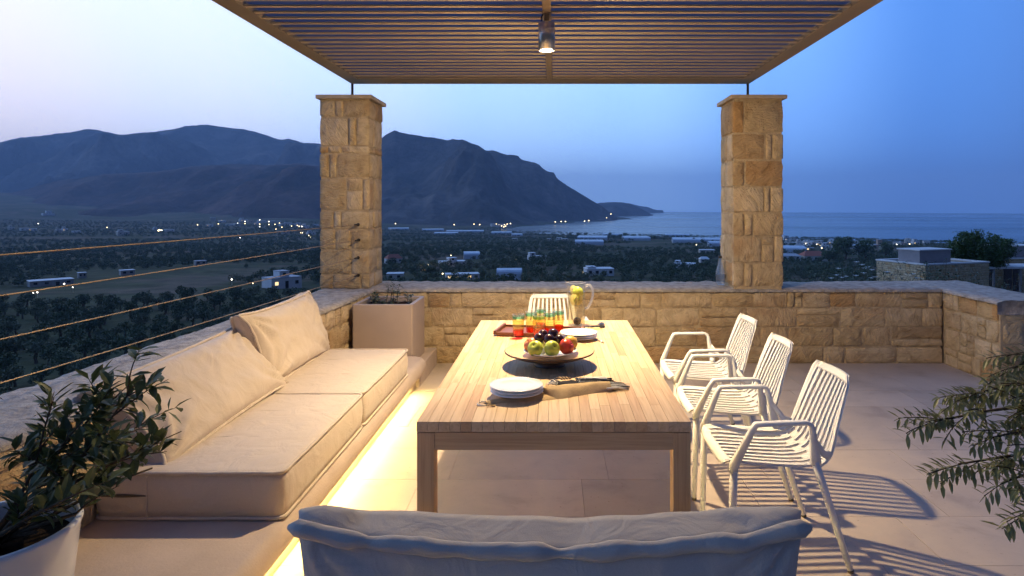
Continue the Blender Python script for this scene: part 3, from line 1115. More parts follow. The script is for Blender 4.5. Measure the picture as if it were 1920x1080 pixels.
def band(mb, s0, s1, t0, t1, ns_, nt_, th=.009):
    top, bot = [], []
    for i in range(ns_ + 1):
        for j in range(nt_ + 1):
            s = s0 + (s1 - s0) * i / ns_
            tt = t0 + (t1 - t0) * j / nt_
            p = shell(s, tt)
            d = (prof(min(s + .01, 1)) - prof(max(s - .01, 0))).normalized()
            n = Vector((d.z, 0, -d.x))
            if n.z < 0 and s < .4: n = -n
            if n.x < 0 and s > .6: n = -n
            top.append(p + n * th / 2)
            bot.append(p - n * th / 2)
    o = len(mb.v)
    mb.v += [tuple(p) for p in top + bot]
    nn = len(top)
    w = nt_ + 1
    for i in range(ns_):
        for j in range(nt_):
            a = o + i * w + j
            mb.f.append((a, a + 1, a + w + 1, a + w))
            mb.f.append((a + nn, a + nn + w, a + nn + w + 1, a + nn + 1))
    for i in range(ns_):
        for j in (0, nt_):
            a = o + i * w + j
            mb.f.append((a, a + w, a + w + nn, a + nn))
    for j in range(nt_):
        for i in (0, ns_):
            a = o + i * w + j
            mb.f.append((a, a + nn, a + nn + 1, a + 1))
def make_chair():
    t = empty('garden_chair')
    wm = M['white_metal']
    f = MB()
    e = .86
    band(f, 0, 1, e, 1, 44, 2, .011)
    band(f, 0, 1, -1, -e, 44, 2, .011)
    band(f, 0, .055, -e, e, 4, 20, .010)
    band(f, .955, 1, -e, e, 4, 20, .010)
    f.build('shell_frame', wm, t, True)
    n = 9
    pitch = 2 * e / n
    for k in range(n):
        c = -e + pitch * (k + .5)
        # slats run up the seat and the back; a web closes every second slot at the bend
        m = MB()
        band(m, .05, .96, c - pitch * .23, c + pitch * .23, 40, 2, .0065)
        if k < n - 1:
            a, b_ = (.47, .52) if k % 2 == 0 else (.52, .57)
            band(m, a, b_, c + pitch * .2, c + pitch * .8, 3, 2, .008)
        m.build('slat', wm, t, True)
    for s in (-1, 1):
        fj, ft, rt, rj = Vector((.243, s * .243, .452)), Vector((.165, s * .268, .628)), Vector((-.075, s * .262, .636)), Vector((-.100, s * .240, .487))
        path = [fj + Vector((.004, 0, -.03)), fj, fj.lerp(ft, .5), fj.lerp(ft, .88), ft + Vector((-.006, 0, .004)), ft + Vector((-.03, 0, .006)), ft.lerp(rt, .5) + Vector((0, 0, .004)), rt + Vector((.022, 0, .001)), rt + Vector((.003, 0, -.006)), rt.lerp(rj, .2), rt.lerp(rj, .6), rj, rj + Vector((-.004, 0, -.03))]
        m = MB()
        m.ribbon(path, Vector((0, 1, 0)), [.026, .026, .026, .028, .030, .032, .034, .032, .030, .028, .026, .028, .028], [.030, .032, .024, .019, .017, .014, .013, .014, .017, .020, .026, .036, .036])
        # gusset tying the arm into the side of the shell
        g0 = shell(.58, s * .95)
        m.ribbon([rt.lerp(rj, .45), rj.lerp(g0, .55) + Vector((0, 0, .012)), g0], Vector((0, 1, 0)), [.020, .020, .014], [.020, .026, .04])
        m.ribbon([fj + Vector((0, 0, -.012)), shell(.05, s * .93)], Vector((0, .2, 1)), [.03, .022], [.024, .014])
        m.ribbon([rj + Vector((0, 0, -.02)), shell(.47, s * .93)], Vector((0, .2, 1)), [.03, .022], [.03, .02])
        m.build('armrest', wm, t, True)
        for top, foot in ((fj + Vector((0, 0, -.02)), Vector((.253, s * .236, .012))), (rj + Vector((0, 0, -.02)), Vector((-.248, s * .240, .012)))):
            lg = MB().tube([top, top.lerp(foot, .5), foot], [.0165, .0155, .0125], 12).build('leg', wm, t, True)
            MB().tube([foot + (foot - top).normalized() * -.001, foot + (foot - top).normalized() * .012], [.0135, .0125], 12).build('foot_cap', M['seam'], lg)
    return t
ch = make_chair()
spots = [(.985, 2.915, PI + .02, 'white slatted armchair, the one of the row closest to the grey back cushion'),
         (.985, 3.575, PI - .015, 'white slatted armchair in the middle of the row beside the table'),
         (1.000, 4.235, PI + .01, 'white slatted armchair of the row standing closest to the far stone wall'),
         (-.02, 5.075, -PI / 2 + .03, 'slatted armchair alone at the far head of the table behind the glasses')]
for i, (x, y, rz, lab) in enumerate(spots):
    c = ch if i == 0 else copy_tree(ch)
    c.location = (x, y, 0)
    c.rotation_euler = (0, 0, rz)
    tag(c, lab, 'chair', 'white slatted garden chairs')

# ------------------------------------------------------------------ things on the table
def px_at(px, py, z):
    d = (EYE.z - z) * FPX / (py - VY)
    return Vector(((px - VX) * d / FPX, d, z))
# plates
pm = MB().lathe([(0, .004), (.062, .004), (.075, .007), (.108, .0145), (.1105, .0165), (.1095, .0175), (.078, .0105), (.064, .0075), (0, .0075)], 56).mesh('plate', M['ceramic'], True)
PL = [((-.158, 2.645), .758, ('white plate on top of the stack on the tan napkin', 'white plate in the middle of the stack on the tan napkin', 'white plate at the bottom of the stack on the tan napkin')),
      ((.142, 3.765), .752, ('white plate on top of the stack by the glass jug', 'white plate in the middle of the stack by the glass jug', 'white plate at the bottom of the stack by the glass jug'))]
for (x, y), z, labs in PL:
    for k, lab in enumerate(reversed(labs)):
        o = bpy.data.objects.new('dinner_plate', pm)
        COL.objects.link(o)
        o.location = (x + RNG.uniform(-.003, .003), y + RNG.uniform(-.003, .003), z + .0125 * k)
        tag(o, lab, 'plate', 'white plates in two stacks')
# platter on a foot, fruit plate, fruit
PC = Vector((-.026, 3.16, .75))
po = empty('serving_platter', PC, 0, 'wide round bamboo platter with a dark edge on a low foot', 'platter')
MB().lathe([(0, .046), (.10, .047), (.17, .055), (.212, .070), (.219, .074)], 72).build('dish', M['bamboo'], po, True)
MB().lathe([(.219, .0741), (.2215, .072), (.220, .066), (.17, .046), (.10, .038), (.07, .036), (.075, .004), (.078, .0), (0, .0)], 72).build('underside', M['lacquer'], po, True)
fp = MB().lathe([(0, .0), (.080, .0), (.100, .006), (.130, .019), (.1325, .0215), (.131, .023), (.102, .011), (.084, .005), (0, .005)], 64).build('fruit_plate', M['ceramic'], None, True, (PC.x + .004, PC.y - .01, .75 + .055))
tag(fp, 'white plate full of apples and plums lying in the bamboo platter', 'plate')
def apple(name, mat, loc, r, tilt, lab, plum=False):
    mb = MB()
    prf = []
    for k in range(17):
        th = PI * k / 16
        rr = r * math.sin(th) * (1 + .06 * math.cos(th))
        z = r * (math.cos(th) * (.93 if not plum else 1.02))
        if not plum and k < 5: z -= r * .24 * math.exp(-(rr / (r * .28)) ** 2)
        if not plum and k > 12: z += r * .12 * math.exp(-(rr / (r * .3)) ** 2)
        prf.append((max(rr, .0003), z))
    mb.lathe(prf, 28)
    if not plum:
        mb.v = [(x * (1 + .02 * math.cos(5 * math.atan2(y, x)) * (z < 0)), y * (1 + .02 * math.cos(5 * math.atan2(y, x)) * (z < 0)), z) for x, y, z in mb.v]
    o = mb.build(name, mat, None, True, loc)
    o.rotation_euler = tilt
    st = MB().tube([(0, 0, r * .66 if not plum else r * .98), (r * .05, 0, r * .85 if not plum else r * 1.05), (r * .14, 0, r * 1.08 if not plum else r * 1.1)], [r * .05, r * .04, r * .055] if not plum else r * .03, 6).build('stem', M['stem'], o)
    return tag(o, lab, 'apple' if not plum else 'plum', 'apples on the fruit plate' if not plum else 'plums piled on the apples')
fz = .75 + .055 + .0085
FR = [('green_apple', (-.093, 3.075), .0385, (.75, -.35, 0), 'green apple at the front, second from the left, its stem showing'),
      ('green_apple', (-.014, 3.072), .0385, (1.0, .3, .4), 'green apple at the front next to the glossy red apple'),
      ('red_apple', (.056, 3.112), .0390, (.2, .9, 0), 'glossy red apple at the end of the fruit plate'),
      ('peach', (-.115, 3.155), .0380, (.2, -.7, 0), 'orange red apple half hidden at the end of the fruit plate'),
      ('yellow_apple', (.078, 3.205), .0380, (-.1, .5, 1), 'yellow apple half hidden behind the glossy red apple'),
      ('green_apple', (-.035, 3.225), .0370, (-.4, .1, 1), 'apple buried under the plums at the back of the plate')]
for nm, (x, y), r, tl, lab in FR:
    apple('apple', M[nm], (x, y, fz + r * .93), r, tl, lab)
PLM = [((-.076, 3.158), .068, .0265, 'dark plum resting at the end of the pile nearest the tumblers'), ((-.028, 3.135), .066, .0275, 'biggest dark plum at the front of the pile'),
       ((.022, 3.150), .062, .0245, 'small dark plum at the front above the red apple'), ((-.058, 3.200), .076, .026, 'dark plum high at the back of the pile towards the tray'), ((-.008, 3.195), .082, .0260, 'dark plum topping the pile')]
for (x, y), dz, r, lab in PLM:
    apple('plum', M['plum'], (x, y, fz + dz), r, (.3, .2, x * 30), lab, True)

# tray with six tumblers
ty = empty('serving_tray', (-.09, 3.93, .75), -.16, 'long dark brown wooden tray under the coloured tumblers', 'tray')
m = MB().box((-.245, -.115, .006), (.245, .115, .014), .003)
m.build('base_board', M['traywood'], ty)
for a, b in (((-.245, -.130, .006), (.245, -.1155, .026)), ((-.245, .1155, .006), (.245, .130, .026)), ((-.262, -.130, .010), (-.2455, .130, .034)), ((.2455, -.130, .010), (.262, .130, .034))):
    MB().box(a, b, .003).build('rim', M['traywood'], ty)
for sx_ in (-1, 1):
    MB().box((sx_ * .2 - .01, -.1, 0), (sx_ * .2 + .01, .1, .0058)).build('runner', M['traywood'], ty)
def tumbler(loc, sc, rim, low, lab):
    o = empty('tumbler', loc, RNG.uniform(0, 6), lab, 'glass', 'coloured tumblers on the tray')
    o.scale = (sc, sc, sc)
    r0, r1, h = .030, .0365, .128
    rr = lambda z: r0 + (r1 - r0) * z / h
    def wall(z0, z1): return [(rr(z0), z0), (rr((z0 + z1) / 2) + .0004, (z0 + z1) / 2), (rr(z1), z1)]
    MB().lathe([(.0, .003), (.027, .003), (.0295, .006)] , 36).lathe(wall(.006, .034), 36).build('coloured_base', low, o, True)
    MB().lathe([(0, .012), (.0275, .012)], 36).lathe([(.0275, .012), (rr(.034) - .0025, .034)], 36).build('base_inside', low, o, True)
    MB().lathe(wall(.0345, .102), 36).build('body', M['glass_table_tint'], o, True)
    MB().lathe(wall(.1025, .117), 36).build('rim_band', rim, o, True)
    MB().lathe(wall(.1175, .128) + [(r1 - .001, .1288), (r1 - .002, .128), (rr(.118) - .002, .118)], 36).build('lip', M['glass'], o, True)
    for z in (.058, .0585 + .03):
        MB().lathe([(rr(z) + .0006, z - .0008), (rr(z) + .0013, z), (rr(z) + .0006, z + .0008)], 36).build('ring', M['glass_green'], o, True)
    return o
TG = [((-.215, 3.79), 'glass_green', 'glass_red', 'tumbler with a teal band standing at the open end of the tray'), ((-.142, 3.885), 'glass_green', 'glass_red', 'tumbler with a teal band, second along the tray from its open end'),
      ((-.094, 3.775), 'glass_lime', 'glass_orange', 'orange tumbler with a lime green band at the front of the tray'), ((-.030, 3.87), 'glass_green', 'glass_red', 'tumbler standing behind the topmost plum'),
      ((.022, 3.935), 'glass_green', 'glass_red', 'tumbler with a teal band nearest the glass jug'), ((-.088, 4.00), 'glass_green', 'glass_red', 'tumbler at the back of the tray in front of the end chair')]
for (x, y), rm, lo_m, lab in TG:
    tumbler((x, y, .7645), 1.0, M[rm], M[lo_m], lab)

# glass jug with water, apple halves and a plum
jg = empty('glass_jug', (.142, 4.16, .75), 0, 'tall clear glass jug of water with apple halves inside', 'jug')
h = .285
jp = [(0, .001), (.050, .001), (.0555, .004), (.0565, .012), (.0565, .16), (.0560, .25), (.0575, h)]
mb = MB().lathe(jp, 48)
def spout(p):
    x, y, z = p
    if z > h - .05:
        k = ((z - (h - .05)) / .05) ** 2
        a = math.atan2(y, x)
        f = math.exp(-((abs(a) - PI) / .33) ** 2)
        return (x - .022 * k * f, y, z + .004 * k * f)
    return p
mb.v = [spout(p) for p in mb.v]
mb.build('jug_wall', M['glass'], jg, True)
rimp = [Vector(spout((.0575 * math.cos(a), .0575 * math.sin(a), h))) for a in np.linspace(0, 2 * PI, 49)]
MB().tube(rimp + [rimp[1]], .0018, 6, False).build('rim', M['glass_edge'], jg, True)
MB().lathe([(0, .008), (.050, .008), (.0530, .010)], 40).lathe([(.0533, .0105), (.0533, .225)], 40).lathe([(.0533, .2255), (0, .2255)], 40).build('water', M['water'], jg, True)
hp = catmull([(.0555, 0, .262), (.085, 0, .268), (.105, 0, .235), (.102, 0, .185), (.082, 0, .135), (.066, 0, .118), (.0565, 0, .122)], 7)
MB().tube(hp, [.0085 if 3 < i < len(hp) - 3 else .0075 for i in range(len(hp))], 10).build('handle', M['glass_edge'], jg, True)
def half_apple(loc, r, rot, lab):
    prf = [(r * math.sin(PI / 2 * k / 8), -r * .8 * math.cos(PI / 2 * k / 8)) for k in range(9)]
    prf[0] = (.0003, prf[0][1])
    o = MB().lathe(prf, 28).build('apple_half', M['green_apple'], None, True, loc)
    o.rotation_euler = rot
    f = MB().lathe([(r, .0002), (r * .9, .0012), (.0003, .0014)], 28).build('cut_face', M['pulp'], o, True)
    MB().lathe([(r * .22, .0016), (.0003, .0019)], 10).build('core', M['core'], f, True)
    tag(o, lab, 'apple half', 'apple halves in the jug')
jx, jy = .142, 4.16
half_apple((jx - .018, jy - .026, .75 + .178), .037, (PI / 2 - .1, .1, -.85), 'apple half floating lowest in the jug, cut face towards the platter')
half_apple((jx + .014, jy - .026, .75 + .176), .036, (PI / 2 + .1, -.1, .75), 'apple half in the jug touching the lowest half, cut face turned aside')
half_apple((jx + .010, jy - .010, .75 + .226), .038, (1.2, .3, 2.6), 'yellow green apple half showing its skin at the top of the jug')
half_apple((jx - .022, jy + .018, .75 + .236), .028, (PI / 2, -.3, -.8), 'apple half at the back of the jug near the spout')
pb = apple('plum', M['plum'], (jx + .004, jy - .018, .75 + .036), .026, (1.2, .2, 0), 'dark plum sunk at the bottom of the glass jug', True)
if 'group' in pb: del pb['group']

# napkins
def napkin(name, org, rz, lab, body, folds):
    o = empty(name, org, rz, lab, 'napkin')
    return o
nk = empty('cloth_napkin', (0, 0, .75), 0, 'folded tan napkin with black and white fringe under the stack of plates', 'napkin')
def strip(pts, zf, nu=28, nv=8, th=.006):
    """pts: (x, y, halfwidth) along the middle line; a soft folded strip lying on the table."""
    P = catmull([(a, b, c) for a, b, c in pts], 8)
    mb = MB()
    n = len(P)
    def at(k):
        i = min(int(k), n - 2)
        return P[i].lerp(P[i + 1], k - i)
    def fn(u, v):
        p = at(u * (n - 1))
        q_ = at(min(u * (n - 1) + .5, n - 1)) - at(max(u * (n - 1) - .5, 0))
        nn = Vector((-q_.y, q_.x, 0)).normalized()
        w = p.z * (2 * v - 1)
        e = (1 - abs(2 * v - 1) ** 3) 
        z = zf(u, v) * e + th * (.15 + .85 * e)
        return Vector((p.x + nn.x * w, p.y + nn.y * w, z))
    mb.grid(fn, nu, nv)
    return mb
b1 = strip([(-.275, 2.545, .012), (-.24, 2.565, .022), (-.16, 2.60, .040), (-.06, 2.635, .055), (.03, 2.665, .050)], lambda u, v: .003 + .004 * nz((u * 6, v * 3, 1)), 30, 8)
bo = b1.build('cloth', M['cloth_tan'], nk, True)
b2 = strip([(-.045, 2.655, .020), (-.005, 2.665, .066), (.06, 2.695, .062), (.14, 2.725, .052), (.235, 2.745, .040)], lambda u, v: .012 + .010 * math.sin(v * PI) + .006 * nz((u * 5, v * 4, 6)), 34, 12, .010)
b2.build('folded_layer', M['cloth_tan'], nk, True)
# tail cord with tassel at the end towards the bench
MB().tube(catmull([(-.27, 2.55, .006), (-.292, 2.548, .005), (-.305, 2.53, .004), (-.298, 2.512, .004), (-.275, 2.508, .004)], 5), .0028, 6).build('cord', M['cloth_white'], nk, True)
tm = MB()
for k in range(12):
    a = RNG.uniform(-.3, .3)
    tm.tube([(-.275, 2.508, .004), (-.255, 2.508 + .012 * a, .004 + RNG.uniform(0, .004)), (-.232, 2.510 + .035 * a, .003)], .0012, 4)
tag(tm.build('tassel', M['cloth_tan'], nk, True), kind='stuff')
# fringe: alternating dark and pale strands, thick knots near the cloth
def strands(n, base, tip, spread, mats, seed, r=.0018):
    rg_ = random.Random(seed)
    for k in range(n):
        f = k / max(1, n - 1) - .5
        a = Vector(base) + Vector(spread) * f
        b_ = Vector(tip) + Vector(spread) * f * 1.15 + Vector((rg_.uniform(-.012, .012), rg_.uniform(-.008, .008), 0))
        mid = a.lerp(b_, .5) + Vector((0, rg_.uniform(-.004, .004), rg_.uniform(.001, .006)))
        MB().tube([a, mid, b_], [r * 1.3, r, r * .7], 5).build('fringe_strand', mats[k % len(mats)], nk, True)
bw_ = [M['cloth_black'], M['cloth_white'], M['cloth_black']]
strands(20, (.215, 2.745, .014), (.312, 2.775, .004), (.012, -.085, 0), [M['cloth_white'], M['cloth_black'], M['cloth_white'], M['cloth_white']], 1, .0030)
strands(16, (.10, 2.812, .016), (.258, 2.842, .005), (.016, -.082, 0), [M['cloth_black'], M['cloth_black'], M['cloth_black'], M['cloth_white']], 2, .0032)
b3 = strip([(.0, 2.80, .018), (.05, 2.812, .034), (.11, 2.818, .040)], lambda u, v: .008 + .006 * nz((u * 5, v * 4, 2)), 16, 8)
b3.build('dark_knot', M['cloth_black'], nk, True)
b4 = strip([(.13, 2.865, .012), (.17, 2.872, .026), (.235, 2.868, .012)], lambda u, v: .012 + .006 * nz((u * 7, v * 4, 3)), 14, 6)
b4.build('white_corner', M['cloth_white'], nk, True)
strands(9, (.015, 2.80, .012), (-.028, 2.826, .004), (.01, .05, 0), [M['cloth_white'], M['cloth_black']], 3, .002)
strands(8, (.052, 2.835, .018), (.036, 2.885, .012), (.04, .01, 0), [M['stem'], M['cloth_tan']], 4, .0022)

# spoon and cloth by the jug
sp = empty('metal_spoon', (.285, 4.18, .753), 1.0, 'small metal spoon lying beside the jug', 'spoon')
MB().tube([(-.10, 0, .003), (-.02, 0, .005), (.02, 0, .006)], [.004, .0025, .003], 8).build('handle', M['steel'], sp, True)
mb = MB().lathe([(.0003, .001), (.012, .003), (.018, .008)], 20)
mb.v = [(.045 + x * 1.5, y, z) for x, y, z in mb.v]
mb.build('bowl', M['steel'], sp, True)
nk2 = empty('cloth_napkin', (0, 0, .75), 0, 'small dark and tan napkin lying between the jug and the plate stack', 'napkin')
strip([(.12, 4.02, .03), (.20, 4.05, .036), (.28, 4.09, .030)], lambda u, v: .003 + .003 * nz((u * 5, v * 4, 12)), 20, 8).build('cloth', M['cloth_tan'], nk2, True)
strip([(.215, 4.075, .010), (.27, 4.10, .018), (.32, 4.115, .010)], lambda u, v: .010 + .003 * nz((u * 5, v * 4, 14)), 14, 6).build('dark_edge', M['cloth_black'], nk2, True)
f2 = empty('fork', (.255, 3.70, .752), -1.1, 'fork handle sticking out below the plates next to the jug', 'fork')
MB().tube([(-.09, 0, .004), (.0, 0, .004), (.05, 0, .003)], [.0025, .003, .005], 8).build('handle', M['steel'], f2, True)

# bottle on the wall
bt = empty('glass_bottle', (1.655, 6.40, WT + .012), .3, 'clear glass bottle with a dark stopper on the wall against the pillar', 'bottle')
MB().lathe([(0, .002), (.036, .002), (.043, .008), (.044, .02), (.044, .115), (.041, .135), (.030, .175), (.018, .225), (.0145, .25), (.0145, .268)], 32).build('bottle_wall', M['glass_bottle'], bt, True)
MB().lathe([(.0146, .266), (.0175, .267), (.0175, .288), (.010, .291), (.0005, .291)], 24).build('stopper', M['dark'], bt, True)
MB().lathe([(.0447, .04), (.0447, .105)], 32).build('printed_band', thin_glass('frosted_print', (.62, .64, .66), body=.35, bodycol=(.6, .62, .64)), bt, True)
MB().tube([(.044, 0, .06), (.058, 0, .064), (.06, 0, .10), (.044, 0, .105)], .004, 8).build('clip', M['dark'], bt, True)

# ------------------------------------------------------------------ square planter with a small plant
pn = empty('square_planter', (-1.475, 5.735, .16), 0, 'square taupe planter standing in the corner behind the bench cushions', 'planter')
w = .258
HP = .525
m = MB()
prof_o = [(w - .004, 0), (w, .004), (w, HP - .004), (w - .003, HP), (w - .032, HP), (w - .034, HP - .003), (w - .034, HP - .06)]
rc_ = .012
def sq(r, z):
    out = []
    for cx, cy_, a0 in ((1, 1, 0), (-1, 1, 90), (-1, -1, 180), (1, -1, 270)):
        for k in range(5):
            a = R(a0 + 90 * k / 4)
            out.append(((r - rc_) * cx + rc_ * math.cos(a), (r - rc_) * cy_ + rc_ * math.sin(a), z))
    return out
vs, fs = [], []
for r, z in prof_o: vs += sq(r, z)
for i in range(len(prof_o) - 1):
    for k in range(20):
        k2 = (k + 1) % 20
        fs.append((i * 20 + k, i * 20 + k2, (i + 1) * 20 + k2, (i + 1) * 20 + k))
fs.append(tuple(reversed(range(20))))
m.add(vs, fs)
m.build('box', M['planter'], pn)
MB().grid(lambda a, b: Vector(((a - .5) * .452, (b - .5) * .452, HP - .045 + .012 * nz((a * 8, b * 8, 3)))), 24, 24).build('soil', M['soil'], pn, True)
def twig_plant(name, loc, lab, cat, stems, leafmat, ll, lw, seed, n_leaf=26, bark='bark', flowers=0):
    rg_ = random.Random(seed)
    o = empty(name, loc, 0, lab, cat)
    st, lv, fl = MB(), MB(), MB()
    for (bx, by, dx, dy, hh) in stems:
        P = [Vector((bx, by, -.03))]
        d = Vector((dx, dy, 1)).normalized()
        for k in range(6):
            d = (d + Vector((rg_.uniform(-.25, .25), rg_.uniform(-.25, .25), .05))).normalized()
            P.append(P[-1] + d * hh / 6)
        st.tube(P, [.004 - .0004 * k for k in range(7)], 5)
        for k in range(n_leaf):
            t_ = rg_.uniform(.15, 1)
            i = min(int(t_ * 6), 5)
            p = P[i].lerp(P[i + 1], t_ * 6 - i)
            a = rg_.uniform(0, 2 * PI)
            dl = Vector((math.cos(a), math.sin(a), rg_.uniform(-.1, .9)))
            sc = rg_.uniform(.6, 1.15)
            lv.leaf(p + dl * .006, dl, Vector((0, 0, 1)), ll * sc, lw * sc, rg_.uniform(.05, .4))
            if flowers and rg_.random() < flowers:
                for a2 in range(5):
                    an = a2 * 2 * PI / 5
                    fl.leaf(p + dl * ll * .5, Vector((math.cos(an), math.sin(an), .6)), Vector((0, 0, 1)), ll * .5, ll * .32, .1)
    st.build('stems', M[bark], o, True)
    lo = lv.build('foliage', leafmat, o)
    if fl.v: fl.build('flowers', M['petal'], o)
    return o
rg = random.Random(3)
twig_plant('potted_plant', (-1.475, 5.735, .16 + HP - .04), 'small leafy plant growing in the square taupe planter', 'plant',
           [(-.15, .02, -.25, 0, .13), (-.10, -.05, -.1, -.1, .15), (-.05, .06, .0, .1, .20), (.0, .0, .05, 0, .24), (.04, .05, .2, .1, .20), (.05, -.06, .1, -.2, .17), (.16, .02, .15, 0, .15), (.18, .05, .1, .1, .12), (-.02, -.10, -.1, -.2, .12), (-.17, .1, -.1, .1, .12)], M['leaf_small'], .042, .020, 5, 30)

# glazed pot with the bushy plant by the bench
gp = empty('glazed_pot', (-1.535, 1.74, .254), 0, 'round white glazed pot standing on the end of the bench', 'pot')
pr = [(0, 0), (.150, 0), (.158, .006), (.172, .12), (.190, .28), (.200, .375), (.206, .392), (.204, .402), (.192, .402), (.186, .39), (.176, .30)]
m = MB().lathe(pr, 56)
m.build('pot_wall', M['pot'], gp, True)
MB().lathe([(0, .352), (.182, .350)], 40).build('soil', M['soil'], gp)
def bushy(name, loc, lab, cat, nb, reach, zr, ll, lw, leafmat, seed, npl=26, bias=(0, 0), group=None, radius=.012, zmin=.2, droop=.25, keep=None):
    """Branching shrub: branches leave the middle, twigs leave the branches, leaves line the twigs."""
    rg_ = random.Random(seed)
    o = empty(name, loc, 0, lab, cat, group)
    st, lv = MB(), MB()
    for b_ in range(nb):
        a = rg_.uniform(0, 2 * PI)
        el = rg_.uniform(zmin, 1.1)
        d = Vector((math.cos(a) * math.cos(el) + bias[0], math.sin(a) * math.cos(el) + bias[1], math.sin(el) * zr)).normalized()
        L_ = reach * rg_.uniform(.55, 1.0)
        P = [Vector((rg_.uniform(-.03, .03), rg_.uniform(-.03, .03), 0))]
        for k in range(8):
            d = (d + Vector((rg_.uniform(-.18, .18), rg_.uniform(-.18, .18), rg_.uniform(-.12, .08) - droop * .12 * k / 3))).normalized()
            P.append(P[-1] + d * L_ / 8)
        nk_ = 9
        if keep is not None:
            while nk_ > 3 and not keep(P[nk_ - 1]): nk_ -= 1
        st.tube(P[:nk_], [radius * (1 - .1 * k) * .6 for k in range(nk_)], 5)
        for tw in range(6):
            i = rg_.randint(2, 7)
            if i >= nk_: continue
            base = P[i]
            td = ((P[min(i + 1, 8)] - P[i]).normalized() + Vector((rg_.uniform(-.9, .9), rg_.uniform(-.9, .9), rg_.uniform(-.4, .7)))).normalized()
            tl = L_ * rg_.uniform(.18, .34)
            Q = [base]
            for k in range(5):
                td = (td + Vector((rg_.uniform(-.15, .15), rg_.uniform(-.15, .15), -.06))).normalized()
                Q.append(Q[-1] + td * tl / 5)
            if keep is not None and not keep(Q[-1]): continue
            st.tube(Q, [radius * .28 * (1 - .14 * k) for k in range(6)], 4)
            for k in range(npl):
                t_ = rg_.uniform(.1, 1)
                j = min(int(t_ * 5), 4)
                p = Q[j].lerp(Q[j + 1], t_ * 5 - j)
                tg = (Q[j + 1] - Q[j]).normalized()
                sd = tg.orthogonal()
                sd.rotate(Matrix.Rotation(rg_.uniform(0, 2 * PI), 3, tg))
                dl = (tg * rg_.uniform(.25, 1.0) + sd * .85).normalized()
                s_ = rg_.uniform(.55, 1.1)
                if keep is not None and not keep(p + dl * ll): continue
                lv.leaf(p, dl, Vector((rg_.uniform(-.3, .3), rg_.uniform(-.3, .3), 1)), ll * s_, lw * s_, rg_.uniform(.0, .35))
    st.build('branches', M['bark'], o, True)
    lv.build('foliage', leafmat, o)
    return o
bushy('potted_shrub', (-1.535, 1.74, .62), 'dark bushy shrub with glossy leaves overflowing the white glazed pot', 'shrub', 28, .68, 1.0, .070, .027, M['leaf_dark'], 8, 17, (.10, .08), None, .012, .1, .1, lambda p: p.z > .06 + .75 * max(0, -p.y - .05) + .62 * max(0, p.x - .22))

# olive shrub whose branches reach in over the floor by the chairs
op = empty('round_planter', (1.98, 2.05, 0), 0, 'round taupe planter of the olive by the chairs', 'planter')
MB().lathe([(0, 0), (.19, 0), (.2, .01), (.24, .44), (.245, .46), (.235, .465), (.225, .455), (.215, .40)], 48).build('box', M['planter'], op, True)
MB().lathe([(0, .42), (.222, .42)], 36).build('soil', M['soil'], op)
def olive(loc, aims, seed):
    rg_ = random.Random(seed)
    o = empty('olive_shrub', loc, 0, 'olive with grey green leaves whose branches reach over the floor by the chairs', 'olive')
    tr, br, lv = MB(), MB(), MB()
    tr.tube(catmull([(0, 0, -.05), (.02, .01, .2), (-.02, .0, .4), (-.03, .02, .6)], 4), [.03 - .0012 * k for k in range(13)], 8)
    for (ax, ay, az, bz, dens) in aims:
        st_ = Vector((-.02, .01, bz))
        en = Vector((ax, ay, az)) - Vector(loc)
        md = st_.lerp(en, .5) + Vector((rg_.uniform(-.05, .05), rg_.uniform(-.05, .05), .07))
        P = catmull([st_, md, en], 8)
        br.tube(P, [.009 * (1 - .85 * k / (len(P) - 1)) + .0012 for k in range(len(P))], 5)
        for tw in range(dens):
            t_ = rg_.uniform(.38, 1)
            i = min(int(t_ * (len(P) - 1)), len(P) - 2)
            d0 = (P[i + 1] - P[i]).normalized()
            td = (d0 + Vector((rg_.uniform(-.8, .8), rg_.uniform(-.8, .8), rg_.uniform(-.5, .6)))).normalized()
            if tw == 0: td, i = d0, len(P) - 2
            tl = rg_.uniform(.09, .16)
            Q = [P[i]]
            for k in range(6):
                td = (td + Vector((rg_.uniform(-.1, .1), rg_.uniform(-.1, .1), -.05))).normalized()
                Q.append(Q[-1] + td * tl / 6)
            br.tube(Q, .0016, 4)
            for k in range(11):
                t2 = (k + .6) / 11
                j = min(int(t2 * 6), 5)
                p = Q[j].lerp(Q[j + 1], t2 * 6 - j)
                tg = (Q[j + 1] - Q[j]).normalized()
                sd = tg.orthogonal()
                sd.rotate(Matrix.Rotation(k * 1.57 + rg_.uniform(-.4, .4), 3, tg))
                for s_ in (1, -1):
                    dl = (tg * rg_.uniform(.5, .9) + sd * s_ * .8).normalized()
                    q_ = rg_.uniform(.7, 1.1)
                    lv.leaf(p, dl, Vector((0, 0, 1)), .050 * q_, .0135 * q_, rg_.uniform(0, .3))
    tr.build('trunk', M['bark'], o, True)
    br.build('branches', M['bark'], o, True)
    lv.build('foliage', M['leaf_olive'], o)
AIM = []
for (px_, py_, d_, bz, dn) in ((1690, 790, 2.0, .35, 9), (1735, 870, 2.0, .25, 9), (1760, 740, 2.15, .5, 8), (1800, 820, 1.9, .4, 10), (1840, 690, 2.2, .6, 8), (1830, 900, 1.85, .2, 7), (1870, 770, 1.95, .5, 10),
                               (1890, 660, 2.2, .6, 8), (1905, 850, 1.8, .3, 9), (1910, 730, 2.0, .55, 9), (1880, 955, 1.75, .15, 3), (1950, 640, 2.2, .6, 8), (1960, 800, 2.1, .5, 9), (1980, 720, 2.3, .6, 9)):
    AIM.append(((px_ + 62 - VX) * d_ / FPX, d_, EYE.z - (py_ - VY) * d_ / FPX, bz, dn))
olive((1.98, 2.05, .42), AIM, 17)

